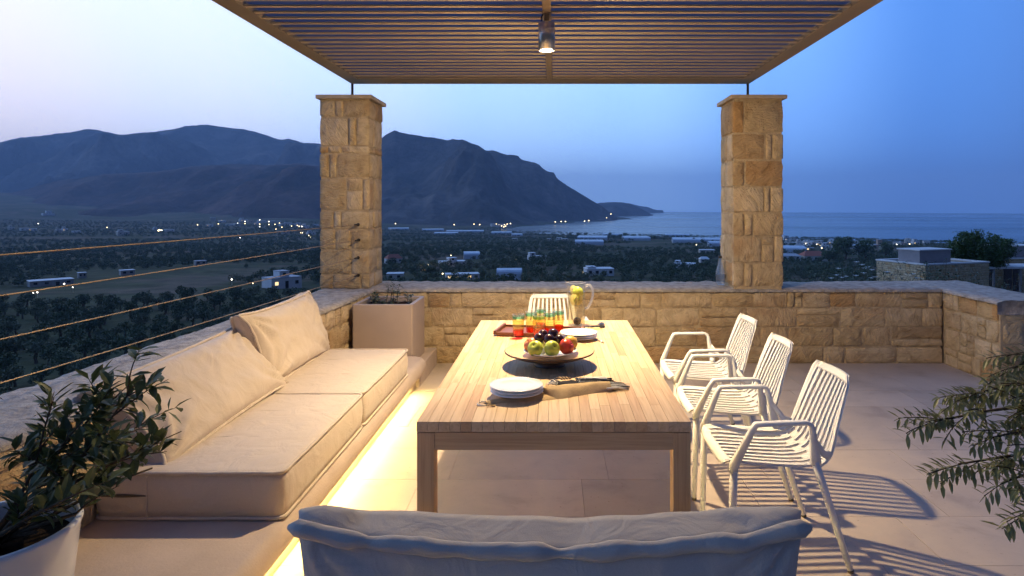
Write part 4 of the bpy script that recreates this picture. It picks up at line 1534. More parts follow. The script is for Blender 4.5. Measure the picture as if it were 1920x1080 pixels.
# ================================================================== the valley, the hills and the sea
SEA = -60.0
RC_ = 1.02e6
COAST = [(6000, -900), (2600, 250), (1400, 700), (900, 870), (600, 973), (310, 1160), (120, 1330), (-62, 1480), (-85, 1620), (-50, 1830), (0, 2000), (94, 2250), (245, 2700), (430, 3000), (300, 3300), (250, 3900), (300, 5200), (100, 9000)]
def lerp_tab(t, x):
    if x <= t[0][0]: return t[0][1]
    for (a, ya), (b, yb) in zip(t, t[1:]):
        if x <= b:
            k = (x - a) / (b - a)
            return ya + (yb - ya) * k
    return t[-1][1]
TR = [(0, -3.2), (7, -3.2), (14, -4.6), (30, -8), (60, -14.5), (110, -21), (150, -24), (220, -27), (330, -30.5), (450, -34), (700, -41), (1000, -50), (1200, -56), (1400, -58.5), (2200, -58), (4000, -55)]
TL = [(0, -3.2), (6, -4.5), (14, -7.5), (30, -12), (60, -19), (110, -25), (160, -28), (220, -29.5), (330, -32), (450, -35), (700, -40), (1000, -44.5), (1500, -45), (1900, -42), (2400, -30), (3200, 10), (4000, 60)]
def ss(x): x = min(max(x, 0), 1); return x * x * (3 - 2 * x)
def coast_side(x, y):
    """Signed distance to the shore, positive on the sea side."""
    best, sgn = 1e12, 1
    for (ax, ay), (bx, by) in zip(COAST, COAST[1:]):
        dx, dy = bx - ax, by - ay
        t = max(0, min(1, ((x - ax) * dx + (y - ay) * dy) / (dx * dx + dy * dy)))
        ex, ey = x - ax - dx * t, y - ay - dy * t
        dd = ex * ex + ey * ey
        if dd < best - 1e-6:
            best = dd
            sgn = 1 if dx * ey - dy * ex < 0 else -1
    return sgn * math.sqrt(best)
def land_z(x, y):
    r = math.hypot(x, y)
    k = ss((x / max(y, 1) + .42) / .28) if y > 0 else 0
    z = lerp_tab(TL, r) * (1 - k) + lerp_tab(TR, r) * k
    a = min(1, r / 150)
    z += a * (2.2 * nz((x / 130, y / 130, 1)) + 1.0 * nz((x / 45, y / 45, 2)))
    if r > 1800: z += min(1, (r - 1800) / 800) * 14 * nz((x / 380, y / 380, 5))
    return z
def ground(x, y):
    z = land_z(x, y)
    if y > 250:
        s = coast_side(x, y)
        if s > -140:
            m = ss((s + 140) / 170)
            z = z * (1 - m) + (SEA - 3.5 - (x * x + y * y) / (2 * RC_)) * m
    return z
def on_ground(px, py, dmin=12, dmax=5200):
    """Where the view ray through a photo pixel meets the ground."""
    sx_, sz_ = (px - VX) / FPX, -(py - VY) / FPX
    d, step = dmin, 4.0
    while d < dmax:
        if EYE.z + sz_ * d <= land_z(sx_ * d, d): break
        step = max(2, d * .01)
        d += step
    lo, hi = d - step, d
    for _ in range(18):
        m = (lo + hi) / 2
        if EYE.z + sz_ * m <= land_z(sx_ * m, m): hi = m
        else: lo = m
    return Vector((sx_ * hi, hi, land_z(sx_ * hi, hi)))

# --- ground sheet
def ground_mat():
    m, t, bs = new_mat('valley_ground')
    mp = coords(t)
    n1 = tex(t, mp, .012, 5, .6, .4)
    n2 = tex(t, mp, .09, 5, .65)
    base = ramp(t, [(.30, (.036, .046, .018)), (.5, (.062, .066, .028)), (.60, (.135, .095, .060)), (.75, (.085, .074, .040))])
    t.links.new(n1.outputs['Fac'], base.inputs['Fac'])
    v = ramp(t, [(.3, (.55, .55, .55)), (.7, (1.25, 1.25, 1.25))])
    t.links.new(n2.outputs['Fac'], v.inputs['Fac'])
    c = mixc(t, 1, base.outputs['Color'], v.outputs['Color'], 'MULTIPLY')
    t.links.new(c.outputs['Color'], bs.inputs['Base Color'])
    bs.inputs['Roughness'].default_value = .95
    bs.inputs['Specular IOR Level'].default_value = .1
    bump(t, bs, n2.outputs['Fac'], .8, 1.2)
    return m
rr_ = [0.0] + list(np.geomspace(7.6, 60, 26)) + list(np.geomspace(64, 5200, 96))
th_ = np.linspace(R(-78), R(88), 190)
V = np.array([(r * math.sin(a), r * math.cos(a) if r else 0, 0) for r in rr_ for a in th_])
Z = np.array([ground(x, y) if (x * x + y * y) > 0 else -3.2 for x, y, _ in V])
V[:, 2] = Z
na = len(th_)
ii, jj = np.meshgrid(np.arange(len(rr_) - 1), np.arange(na - 1), indexing='ij')
a = (ii * na + jj).ravel()
T = np.stack([a, a + 1, a + na + 1, a + na], 1)
gr = np_mesh('ground', V, T[:, ::-1].copy(), ground_mat(), None, True)
tag(gr, 'dark valley floor of fields and olive groves', None, None, 'structure')
# land behind and under the terrace, joined to the sheet
MB().grid(lambda u, v: Vector((-2500 + 5000 * u, -1500 + 1505 * v, -3.4 - 12 * (1 - v))), 20, 12).build('ground_behind', M['bark'], gr, True)

# --- sea, following the curve of the earth so that it ends at a true horizon
def sea_mat():
    m, t, bs = new_mat('sea_water')
    mp = coords(t, (.35, 1, 1))
    n1 = tex(t, mp, .25, 4, .6)
    n2 = tex(t, mp, .0016, 3, .5, .6)
    r = ramp(t, [(.35, (.006, .022, .050)), (.65, (.010, .034, .072))])
    t.links.new(n2.outputs['Fac'], r.inputs['Fac'])
    t.links.new(r.outputs['Color'], bs.inputs['Base Color'])
    rg_ = ramp(t, [(.35, (.16,) * 3), (.65, (.34,) * 3)])
    t.links.new(n2.outputs['Fac'], rg_.inputs['Fac'])
    t.links.new(rg_.outputs['Color'], bs.inputs['Roughness'])
    bs.inputs['IOR'].default_value = 1.33
    bump(t, bs, n1.outputs['Fac'], .25, .6)
    return m
rs_ = [400.0] + list(np.geomspace(700, 13500, 60))
ts_ = np.linspace(R(-25), R(85), 70)
V = np.array([(r * math.sin(a), r * math.cos(a), SEA - r * r / (2 * RC_)) for r in rs_ for a in ts_])
na = len(ts_)
ii, jj = np.meshgrid(np.arange(len(rs_) - 1), np.arange(na - 1), indexing='ij')
a = (ii * na + jj).ravel()
T = np.stack([a, a + na, a + na + 1, a + 1], 1)
se = np_mesh('sea', V, T, sea_mat(), None, True)
tag(se, 'calm blue sea at dusk', None, None, 'structure')

# --- mountains: a ridge line at its real distance, a gullied slope down to the foot, a back slope
def hill_mat(name, a, b, c_):
    m, t, bs = new_mat(name)
    mp = coords(t)
    n1 = tex(t, mp, .004, 6, .62, .5)
    n2 = tex(t, mp, .035, 5, .65)
    r = ramp(t, [(.32, a), (.52, b), (.70, c_)])
    t.links.new(n1.outputs['Fac'], r.inputs['Fac'])
    v = ramp(t, [(.3, (.55,) * 3), (.7, (1.35,) * 3)])
    t.links.new(n2.outputs['Fac'], v.inputs['Fac'])
    c = mixc(t, 1, r.outputs['Color'], v.outputs['Color'], 'MULTIPLY')
    t.links.new(c.outputs['Color'], bs.inputs['Base Color'])
    bs.inputs['Roughness'].default_value = .95
    bs.inputs['Specular IOR Level'].default_value = .05
    b1 = bump(t, bs, n1.outputs['Fac'], 1.0, 30)
    bump(t, bs, n2.outputs['Fac'], .9, 6, b1)
    return m
def mountain(name, sky, dr, df, base, mat, seed, amp, label, n=150, m=34, power=1.0):
    px0, px1 = sky[0][0], sky[-1][0]
    rows, cols = [], []
    for i in range(n + 1):
        px = px0 + (px1 - px0) * i / n
        py = lerp_tab(sky, px) + (.9 * nz((px * .11, seed, 3)) + .6 * nz((px * .31, seed, 4))) * min(1, max(0, (392 - lerp_tab(sky, px)) / 60))
        D, F = lerp_tab(dr, px), lerp_tab(df, px)
        ux = (px - VX) / FPX
        zr = EYE.z - (py - VY) / FPX * D
        col = []
        for j in range(m + 1):
            t_ = j / m                       # 0 at the foot, 1 on the ridge
            d = F + (D - F) * t_
            x, y = ux * d, d
            z = base + (zr - base) * (t_ ** power * (.72 + .28 * t_))
            w = math.sin(PI * t_) ** .8
            gl = noise.hetero_terrain(Vector((x / 420 + seed, y / 900, seed)), .9, 2.0, 5, .6)
            z += 1.6 * amp * w * (gl - 1.0) * min(1, (zr - base) / 300)
            z += amp * .40 * nz((x / 110, y / 150, seed)) * w * min(1, (zr - base) / 300)
            if t_ > .985: z += 2.5 * nz((x / 40, seed, 1)) * min(1, (zr - base) / 200)
            # gullies never rise above the line of sight to the ridge
            lim = EYE.z - (py + 2 - VY) / FPX * d
            if t_ < .985: z = min(z, lim)
            col.append((x, y, z))
        for k in range(1, 7):
            d = D + k * 140
            col.append((ux * d, d, zr + (base - zr) * (k / 6) ** 1.3))
        cols.append(col)
    h = len(cols[0])
    V = np.array([p for c in cols for p in c])
    ii, jj = np.meshgrid(np.arange(n), np.arange(h - 1), indexing='ij')
    a = (ii * h + jj).ravel()
    T = np.stack([a, a + h, a + h + 1, a + 1], 1)
    o = np_mesh(name, V, T, mat, None, True)
    return tag(o, label, None, None, 'structure')
HM = hill_mat('mountain_rock', (.025, .026, .020), (.085, .068, .058), (.19, .15, .125))
HR = hill_mat('reddish_hill', (.022, .018, .014), (.085, .048, .038), (.17, .10, .078))
mountain('mountain', [(-1500, 392), (-1250, 372), (-1000, 335), (-820, 318), (-640, 282), (-420, 292), (-250, 262), (-120, 275), (0, 267), (35, 258), (75, 255), (110, 250), (140, 247), (163, 241), (180, 243), (225, 253), (260, 249), (290, 247), (330, 241), (350, 236), (388, 233), (405, 236), (432, 240), (455, 242), (482, 248), (510, 257), (528, 262), (543, 260), (567, 268), (600, 269), (650, 272), (720, 300), (800, 340)],
         [(-1500, 4300), (-420, 5200), (800, 5000)], [(-1500, 2500), (-420, 3000), (800, 3000)], -45, HM, 4.3, 130, 'broad dark mountain ridge far behind the valley', 330, 44)
mountain('hill', [(-300, 380), (-60, 372), (30, 360), (60, 352), (110, 338), (150, 334), (200, 326), (250, 324), (290, 322), (325, 318), (350, 313), (380, 310), (420, 309), (450, 307), (500, 310), (560, 306), (620, 312), (700, 330), (760, 360), (800, 392)],
         [(-300, 2900), (800, 3050)], [(-300, 1950), (300, 1850), (800, 1900)], -52, HR, 9.1, 75, 'low reddish foothills in front of the mountain ridge', 150, 34)
mountain('mountain', [(560, 392), (600, 350), (640, 312), (690, 280), (705, 268), (722, 253), (731, 248), (741, 245), (750, 248), (765, 251), (785, 254), (800, 257), (808, 257), (818, 259), (830, 261), (838, 263), (850, 260), (868, 262), (884, 268), (900, 275), (912, 283), (924, 282), (938, 286), (950, 291), (957, 290), (971, 292), (976, 298), (990, 302), (1005, 305), (1012, 309), (1016, 315), (1026, 321), (1039, 323), (1044, 334), (1060, 346), (1085, 361), (1110, 376), (1128, 386), (1140, 396), (1150, 403), (1157, 411)],
         [(560, 3050), (900, 2950), (1060, 2850), (1157, 2740)], [(560, 1850), (760, 1800), (900, 1830), (1000, 1960), (1040, 2020), (1090, 2260), (1157, 2690)], -62, HM, 1.7, 85, 'steep headland mountain dropping to the sea', 190, 44, 1.15)
mountain('headland', [(1090, 392), (1112, 384), (1125, 380), (1148, 379), (1165, 379), (1180, 382), (1196, 388), (1208, 394), (1217, 399), (1224, 404), (1226, 408)],
         [(1090, 4300), (1226, 4100)], [(1090, 3700), (1226, 4000)], -72, HM, 6.6, 30, 'dark low headland beyond the steep mountain', 70, 16)
mountain('headland', [(1150, 384), (1165, 380), (1180, 381), (1190, 384), (1205, 387), (1215, 388), (1224, 392), (1232, 394), (1243, 394), (1245, 399), (1246, 403)],
         [(1150, 6600), (1246, 6300)], [(1150, 6000), (1246, 6150)], -90, HM, 2.2, 20, 'pale blue farthest headland on the horizon', 60, 12)

# --- buildings of the valley
WALLS = {'white': simple('white_render', (.62, .61, .60), .8, .06, .6), 'cream': simple('cream_render', (.52, .47, .40), .8, .08, .6), 'grey': simple('grey_concrete', (.33, .32, .31), .85, .12, .8), 'brick': simple('ochre_render', (.36, .24, .17), .85, .12, .8)}
ROOFS = {'white': simple('white_roof', (.60, .60, .60), .7, .06, .5), 'grey': simple('grey_roof', (.36, .36, .38), .7, .1, .5), 'red': simple('red_roof_tile', (.30, .085, .05), .8, .15, 1.5), 'pale': simple('greenhouse_film', (.46, .50, .56), .45, .08, .3, spec=.5)}
M['pane'] = simple('dark_window_glass', (.012, .014, .02), .15, .1, 3, spec=.5)
M['lit'] = emis('lit_window', (1.0, .72, .36), 1.6)
M['frame'] = simple('window_frame', (.5, .49, .47), .6, .05, 3)
def footprint(o, lo, hi): pass
def house(px, py, wpx, hpx, dep=.8, rz=.2, wall='white', roof='white', label='', group=None, gable=0, upper=None, nwin=3, lit=(), depth_m=None, name='house', dist=None, parapet=True):
    p = on_ground(px, py) if dist is None else Vector(((px - VX) / FPX * dist, dist, EYE.z - (py - VY) / FPX * dist))
    s = p.y / FPX
    w, h = wpx * s, max(hpx * s, 2.2)
    d = depth_m or max(3.0, w * dep)
    face = math.atan2(p.x, p.y)
    o = empty(name, p, -face + rz, label, 'house' if name in ('house',) else name.replace('_', ' '), group)
    MB().box((-w / 2, 0, -1.5), (w / 2, d, h)).build('wall', WALLS[wall], o)
    if gable:
        g_ = h + gable * w
        m = MB()
        e = .25
        m.add([(-w / 2 - e, -e, h + .003), (w / 2 + e, -e, h + .003), (w / 2 + e, d + e, h + .003), (-w / 2 - e, d + e, h + .003), (-w / 2 + w * .18, d / 2, g_), (w / 2 - w * .18, d / 2, g_)],
              [(0, 1, 5, 4), (1, 2, 5), (2, 3, 4, 5), (3, 0, 4), (3, 2, 1, 0)])
        m.build('roof', ROOFS[roof], o)
    else:
        MB().box((-w / 2 - .15, -.15, h + .002), (w / 2 + .15, d + .15, h + .22)).build('roof', ROOFS[roof], o)
    if upper:
        a, b_, uh = upper
        x0, x1 = -w / 2 + a * w, -w / 2 + b_ * w
        u = MB().box((x0, .12 * d, h + .222), (x1, .75 * d, h + .22 + uh * s)).build('upper_storey', WALLS[wall], o)
        MB().box((x0 - .12, .12 * d - .12, h + .224 + uh * s), (x1 + .12, .75 * d + .12, h + .40 + uh * s)).build('roof', ROOFS[roof if not gable else 'white'], u)
        MB().box(((x0 + x1) / 2 - .6, .12 * d - .05, h + .9), ((x0 + x1) / 2 + .6, .12 * d - .004, h + .8 + min(1.2, uh * s * .6))).build('window', M['pane'], u)
    for k in range(nwin):
        x = -w / 2 + w * (k + .5) / nwin
        ww, wh = min(1.3, w / nwin * .5), min(1.3, h * .42)
        door = (k == nwin // 2 and nwin > 2)
        z0 = .05 if door else h * .38
        z1 = h * .72 if door else z0 + wh
        f = MB().box((x - ww / 2 - .08, -.05, z0 - .02), (x + ww / 2 + .08, -.003, z1 + .08)).build('door' if door else 'window', M['frame'], o)
        MB().box((x - ww / 2, -.075, z0 + .03), (x + ww / 2, -.052, z1)).build('pane', M['lit'] if k in lit else M['pane'], f)
    MB().box((w / 2 + .003, d * .3, h * .38), (w / 2 + .05, d * .55, h * .38 + min(1.2, h * .4))).build('window', M['pane'], o)
    return o
HS = [(538, 541, 58, 20, .7, .45, 'white', 'grey', 'white modern house with a box room on its flat roof below the cables', 0, (.30, .62, 11), 3, (0,)),
      (741, 494, 28, 9, .8, .3, 'white', 'red', 'small white house with a red roof beside the stone pillar', .28, None, 3, ()),
      (740, 526, 30, 12, .9, -.1, 'cream', 'white', 'cream shed with an overhanging white roof beside the stone pillar', 0, None, 2, ()),
      (852, 500, 48, 9, .6, .25, 'white', 'white', 'long white house with a raised middle above the lit taverna', 0, (.3, .62, 6), 4, ()),
      (868, 525, 62, 9, .5, .1, 'white', 'white', 'low white taverna with lit openings and a broad white roof', 0, None, 5, (0, 1, 3)),
      (1010, 489, 32, 8, .7, .3, 'white', 'white', 'white house with a taller block at one end among the olive groves', 0, (.0, .34, 6), 3, ()),
      (1126, 518, 52, 13, .7, .2, 'white', 'white', 'big white house with arched openings just above the back wall', 0, (.05, .35, 3), 4, ()),
      (1282, 503, 40, 8, .7, -.1, 'white', 'white', 'white bungalow with a small roof box next to the bottle', 0, (.08, .3, 4), 3, ()),
      (1326, 477, 28, 8, .7, .1, 'cream', 'white', 'cream farmhouse above the white bungalow', 0, None, 3, ()),
      (1322, 493, 17, 7, .8, .3, 'white', 'white', 'tiny white house between the bungalow and the pillar', .25, None, 2, ()),
      (92, 405, 18, 5, .8, .2, 'white', 'white', 'lone white house high on the slope at the foot of the ridge', 0, (.3, .8, 5), 2, ()),
      (98, 536, 66, 8, .5, .15, 'grey', 'white', 'long low farm building with a pale roof between the upper cables', 0, None, 4, ()),
      (155, 521, 12, 5, .8, .2, 'grey', 'white', 'small shed with a pale blue roof near the long farm building', 0, None, 2, ()),
      (240, 516, 22, 5, .8, .2, 'grey', 'white', 'low grey shed at the edge of the bare field', 0, None, 2, ()),
      (377, 497, 18, 6, .8, .2, 'grey', 'grey', 'grey hut at the far edge of the bare brown field', 0, None, 2, ()),
      (232, 441, 19, 7, .8, .2, 'cream', 'white', 'cream two storey house alone in the dark groves', 0, (.1, .5, 3), 2, ()),
      (368, 391, 15, 4, .8, .2, 'white', 'white', 'white house on the lower slope above the village', 0, (.2, .7, 3), 2, ()),
      (1738, 460, 10, 8, .9, .3, 'white', 'white', 'white cube house near the shore in front of the sea', 0, None, 2, ()),
      (1637, 466, 34, 7, .6, .2, 'brick', 'grey', 'brown ruin with a tower at one end near the shore', 0, (.75, .98, 9), 4, ()),
      (1530, 489, 42, 9, .8, .35, 'cream', 'red', 'house with a broad red roof below the village', .20, None, 3, ()),
      (1484, 488, 34, 8, .8, .2, 'white', 'grey', 'long pale roofed house next to the pillar below the village', .12, None, 3, ())]
for (px, py, wp, hp, dp, rz, wl, rf, lab, gb, up, nw, lit) in HS:
    house(px, py, wp, hp, dp, rz, wl, rf, lab, None, gb, up, nw, lit)
rg = random.Random(77)
VILL = [(178, 381), (196, 379), (208, 377), (228, 377), (24, 431), (44, 433), (62, 434), (112, 435), (125, 434), (142, 436), (296, 431), (318, 434), (390, 425), (402, 414), (415, 418), (430, 424), (445, 423), (455, 416), (468, 417), (478, 421), (492, 417), (506, 418), (518, 420), (530, 423), (540, 421), (552, 423), (562, 425), (575, 428), (590, 424), (535, 438), (582, 440)]
for k, (px, py) in enumerate(VILL):
    house(px + rg.uniform(-3, 3), py + rg.uniform(-1, 1), rg.uniform(8, 15), rg.uniform(3.2, 5.5), .8, rg.uniform(-.4, .5), rg.choice(('white', 'white', 'cream')), rg.choice(('white', 'white', 'grey')),
          'small pale house in the village scattered along the foot of the hills', 'village houses under the hills', 0, (.1, .55, rg.uniform(2, 4)) if rg.random() < .4 else None, 2, (0,) if rg.random() < .15 else ())
SH = [(1478, 452), (1489, 455), (1500, 458), (1512, 460), (1524, 457), (1538, 461), (1548, 468), (1556, 470), (1481, 461), (1566, 466), (1597, 464), (1607, 460), (1660, 468), (1684, 460), (1705, 459), (1718, 460), (1560, 458), (1500, 466), (1520, 470)]
for k, (px, py) in enumerate(SH):
    house(px + rg.uniform(-2, 2), py + rg.uniform(-1, 2), rg.uniform(12, 20), rg.uniform(5, 8), .8, rg.uniform(-.4, .5), rg.choice(('cream', 'white', 'grey')), rg.choice(('white', 'grey', 'grey')),
          'small pale house in the village by the shore beyond the pillar', 'village houses by the shore', 0, (.1, .6, rg.uniform(2, 4)) if rg.random() < .4 else None, 2, (0,) if rg.random() < .2 else ())
FH = [(932, 425), (940, 424), (948, 426), (926, 424), (955, 425), (850, 421), (898, 421), (740, 432), (965, 451), (1030, 451), (1060, 451), (1048, 450)]
for px, py in FH:
    house(px, py, rg.uniform(8, 13), rg.uniform(3, 4.5), .8, rg.uniform(-.4, .5), rg.choice(('cream', 'white')), 'white', 'small house at the foot of the headland mountain near the bay', 'houses by the bay', 0, None, 2, (0,) if rg.random() < .3 else ())
def greenhouse(px, py, wpx, dep, rz, label, group='greenhouses on the plain'):
    p = on_ground(px, py)
    s = p.y / FPX
    w, d, h = wpx * s, dep, 2.6
    o = empty('greenhouse', p, -math.atan2(p.x, p.y) + rz, label, 'greenhouse', group)
    n = max(2, int(d / 8))
    for k in range(n):
        y0, y1 = d * k / n, d * (k + 1) / n - .05
        m = MB()
        arc = [(y0 + (y1 - y0) * (.5 - .5 * math.cos(PI * i / 6)), h + 1.7 * math.sin(PI * i / 6)) for i in range(7)]
        vs = [(-w / 2, y, z) for y, z in arc] + [(w / 2, y, z) for y, z in arc]
        m.add(vs, [(i, i + 1, i + 8, i + 7) for i in range(6)])
        m.build('film_roof', ROOFS['pale'], o, False)
    MB().box((-w / 2 + .02, .02, -1), (w / 2 - .02, d - .1, h - .01)).build('side_film', ROOFS['pale'], o)
GH = [(747, 431, 38, 30), (836, 440, 44, 30), (812, 433, 40, 30), (872, 436, 70, 36), (940, 439, 38, 30), (1110, 450, 56, 40), (1150, 443, 40, 26), (1195, 451, 50, 40), (1105, 459, 54, 26), (1270, 444, 44, 26), (1290, 455, 56, 40), (1345, 455, 60, 30), (955, 526, 48, 9), (1480, 474, 60, 26), (1615, 466, 40, 20), (1350, 462, 40, 20), (885, 486, 30, 14), (970, 443, 20, 20)]
for k, (px, py, wp, dp) in enumerate(GH):
    greenhouse(px, py, wp, dp, rg.uniform(-.08, .12), 'long pale greenhouse with a rounded film roof on the dark plain' if k != 12 else 'pale barrel roofed greenhouse just above the back wall behind the end chair', None if k == 12 else 'greenhouses on the plain')

# --- lights of the valley: poles with a lit globe
M['glow'] = emis('street_light_glow', (1.0, .78, .42), 7)
M['glow2'] = emis('white_light_glow', (1.0, .93, .78), 7)
gm = {}
def ico(mat):
    bm = bmesh.new()
    bmesh.ops.create_icosphere(bm, subdivisions=1, radius=1)
    me = bpy.data.meshes.new('lamp_globe')
    bm.to_mesh(me); bm.free()
    me.materials.append(mat)
    return me
G1, G2 = ico(M['glow']), ico(M['glow2'])
pole_me = MB().tube([(0, 0, -1), (0, 0, 1)], [.09, .06], 6).mesh('pole', M['steel'])
arm_me = MB().tube([(0, 0, 0), (0, -.5, .1)], .05, 5).mesh('arm', M['steel'])
def street_lamp(px, py, size, white, label, group, h=4.5):
    p = on_ground(px, py + 0)
    # the globe, not the foot, is what shows at this place in the photograph
    k = 0
    while k < 6:
        d = p.y
        g = land_z(p.x, p.y)
        z = EYE.z - (py - VY) / FPX * d
        hh = z - g
        if hh < h * .8: d *= .985
        elif hh > h * 1.4: d *= 1.01
        p = Vector(((px - VX) / FPX * d, d, g)); k += 1
    g = land_z(p.x, p.y)
    z = EYE.z - (py - VY) / FPX * p.y
    hh = max(z - g, 1.2)
    r = max(.16, p.y / FPX * size)
    o = empty('street_lamp', (p.x, p.y, g), 0, label, 'street lamp', group)
    inst('pole', pole_me, o, (0, .12, hh / 2 - .3), (0, 0, 0), (1, 1, hh / 2 + .3))
    inst('lamp_globe', G2 if white else G1, o, (0, 0, hh), (0, 0, 0), (r, r, r))
    return Vector((p.x, p.y, g + hh))
zl_ = [(513, 625), (545, 624), (574, 622), (592, 618), (607, 622), (633, 621), (652, 619), (688, 619), (222, 741), (622, 763), (928, 779), (1147, 748), (1268, 743), (1286, 724), (1380, 739), (1423, 728), (1423, 741), (1508, 719), (1508, 744), (1508, 758), (1561, 729), (1561, 746), (1597, 745), (1623, 738), (1637, 762), (1602, 773), (1693, 755), (1727, 752), (1737, 757), (1752, 757), (1745, 794), (1756, 794), (1793, 810), (1804, 820), (1394, 823), (920, 781), (940, 779)]
for a, b in zl_:
    street_lamp(a / 3.097, 180 + b / 3.097, .85 if (a, b) not in ((592, 618), (928, 779), (920, 781)) else 1.4, rg.random() < .3, 'tiny lit lamp among the village houses under the hills', 'village lamps under the hills')
zm_ = [(441, 178), (476, 172), (506, 171), (549, 175), (580, 178), (670, 175), (685, 180), (700, 185), (715, 178), (712, 190), (690, 170), (730, 175), (748, 172), (722, 186), (704, 172), (992, 163), (1025, 161), (1048, 161), (1152, 159), (1175, 157), (121, 172)]
for a, b in zm_:
    street_lamp(700 + a / 2.909, 360 + b / 2.909, .95, False, 'tiny lit lamp along the bay at the foot of the headland mountain', 'lamps along the bay')
for a, b in ((1228, 147), (1250, 146), (1272, 142), (1296, 120)):
    d = 2640 + (a - 1228) * .6
    px, py = 700 + a / 2.909, 360 + b / 2.909
    z = EYE.z - (py - VY) / FPX * d
    o = empty('street_lamp', ((px - VX) / FPX * d, d, z - 5), 0, 'tiny lit lamp on the point of the headland mountain', 'street lamp', 'lamps along the bay')
    inst('pole', pole_me, o, (0, .12, 0), (0, 0, 0), (1, 1, 5))
    inst('lamp_globe', G1, o, (0, 0, 5), (0, 0, 0), (d / FPX * .95,) * 3)
for a, b in ((205, 320), (255, 337), (282, 308), (335, 299), (365, 313), (390, 319), (404, 340), (484, 362), (965, 313), (1062, 310), (1104, 297)):
    street_lamp(1440 + a / 4, 380 + b / 4, 1.0, rg.random() < .4, 'tiny lit lamp among the houses by the shore', 'lamps in the shore village')
for (px, py, sz_, wh, lab) in ((845.4, 478.9, .9, False, 'lit lamp over the groves above the lit taverna'), (775.6, 491, .9, True, 'white lit lamp between the red roofed house and the glowing bush'), (802.4, 496.8, 1.5, False, 'bright yellow street lamp glowing over a bush by the taverna'),
                               (967, 486.2, 1.4, False, 'bright lamp beside the white house in the groves'), (1093, 510.6, 1.1, False, 'lamp at one end of the big white house'), (1163.4, 505, 1.2, True, 'white lamp at the other end of the big white house'), (1305.7, 459, .9, False, 'lamp near the cream farmhouse'),
                               (120.4, 532.2, 1.4, True, 'white lamp on the long low farm building'), (136.3, 538.6, 1.0, True, 'small white lamp just past the long farm building'), (62, 549.5, 1.3, True, 'white lamp in front of the long farm building'), (70, 548, 1.3, True, 'white lamp closest to the wall of the long farm building'),
                               (434.5, 524, 1.5, True, 'bright greenish lamp beside the white modern house'), (474, 531, 1.0, False, 'dim lamp between the greenish lamp and the white modern house'), (873, 527, 1.6, True, 'bright lamp under the taverna roof'), (830, 513, 1.3, False, 'lamp at the end of the taverna roof')):
    q_ = street_lamp(px, py, sz_, wh, lab, None, 4.0)
    if px == 802.4 or px == 873:
        l = bpy.data.lights.new('street_lamp_light', 'POINT')
        l.energy = 900; l.color = (1, .70, .22); l.shadow_soft_size = .3
        lo = bpy.data.objects.new('street_lamp_light', l)
        COL.objects.link(lo); lo.location = q_ + Vector((0, -.9, -.4))

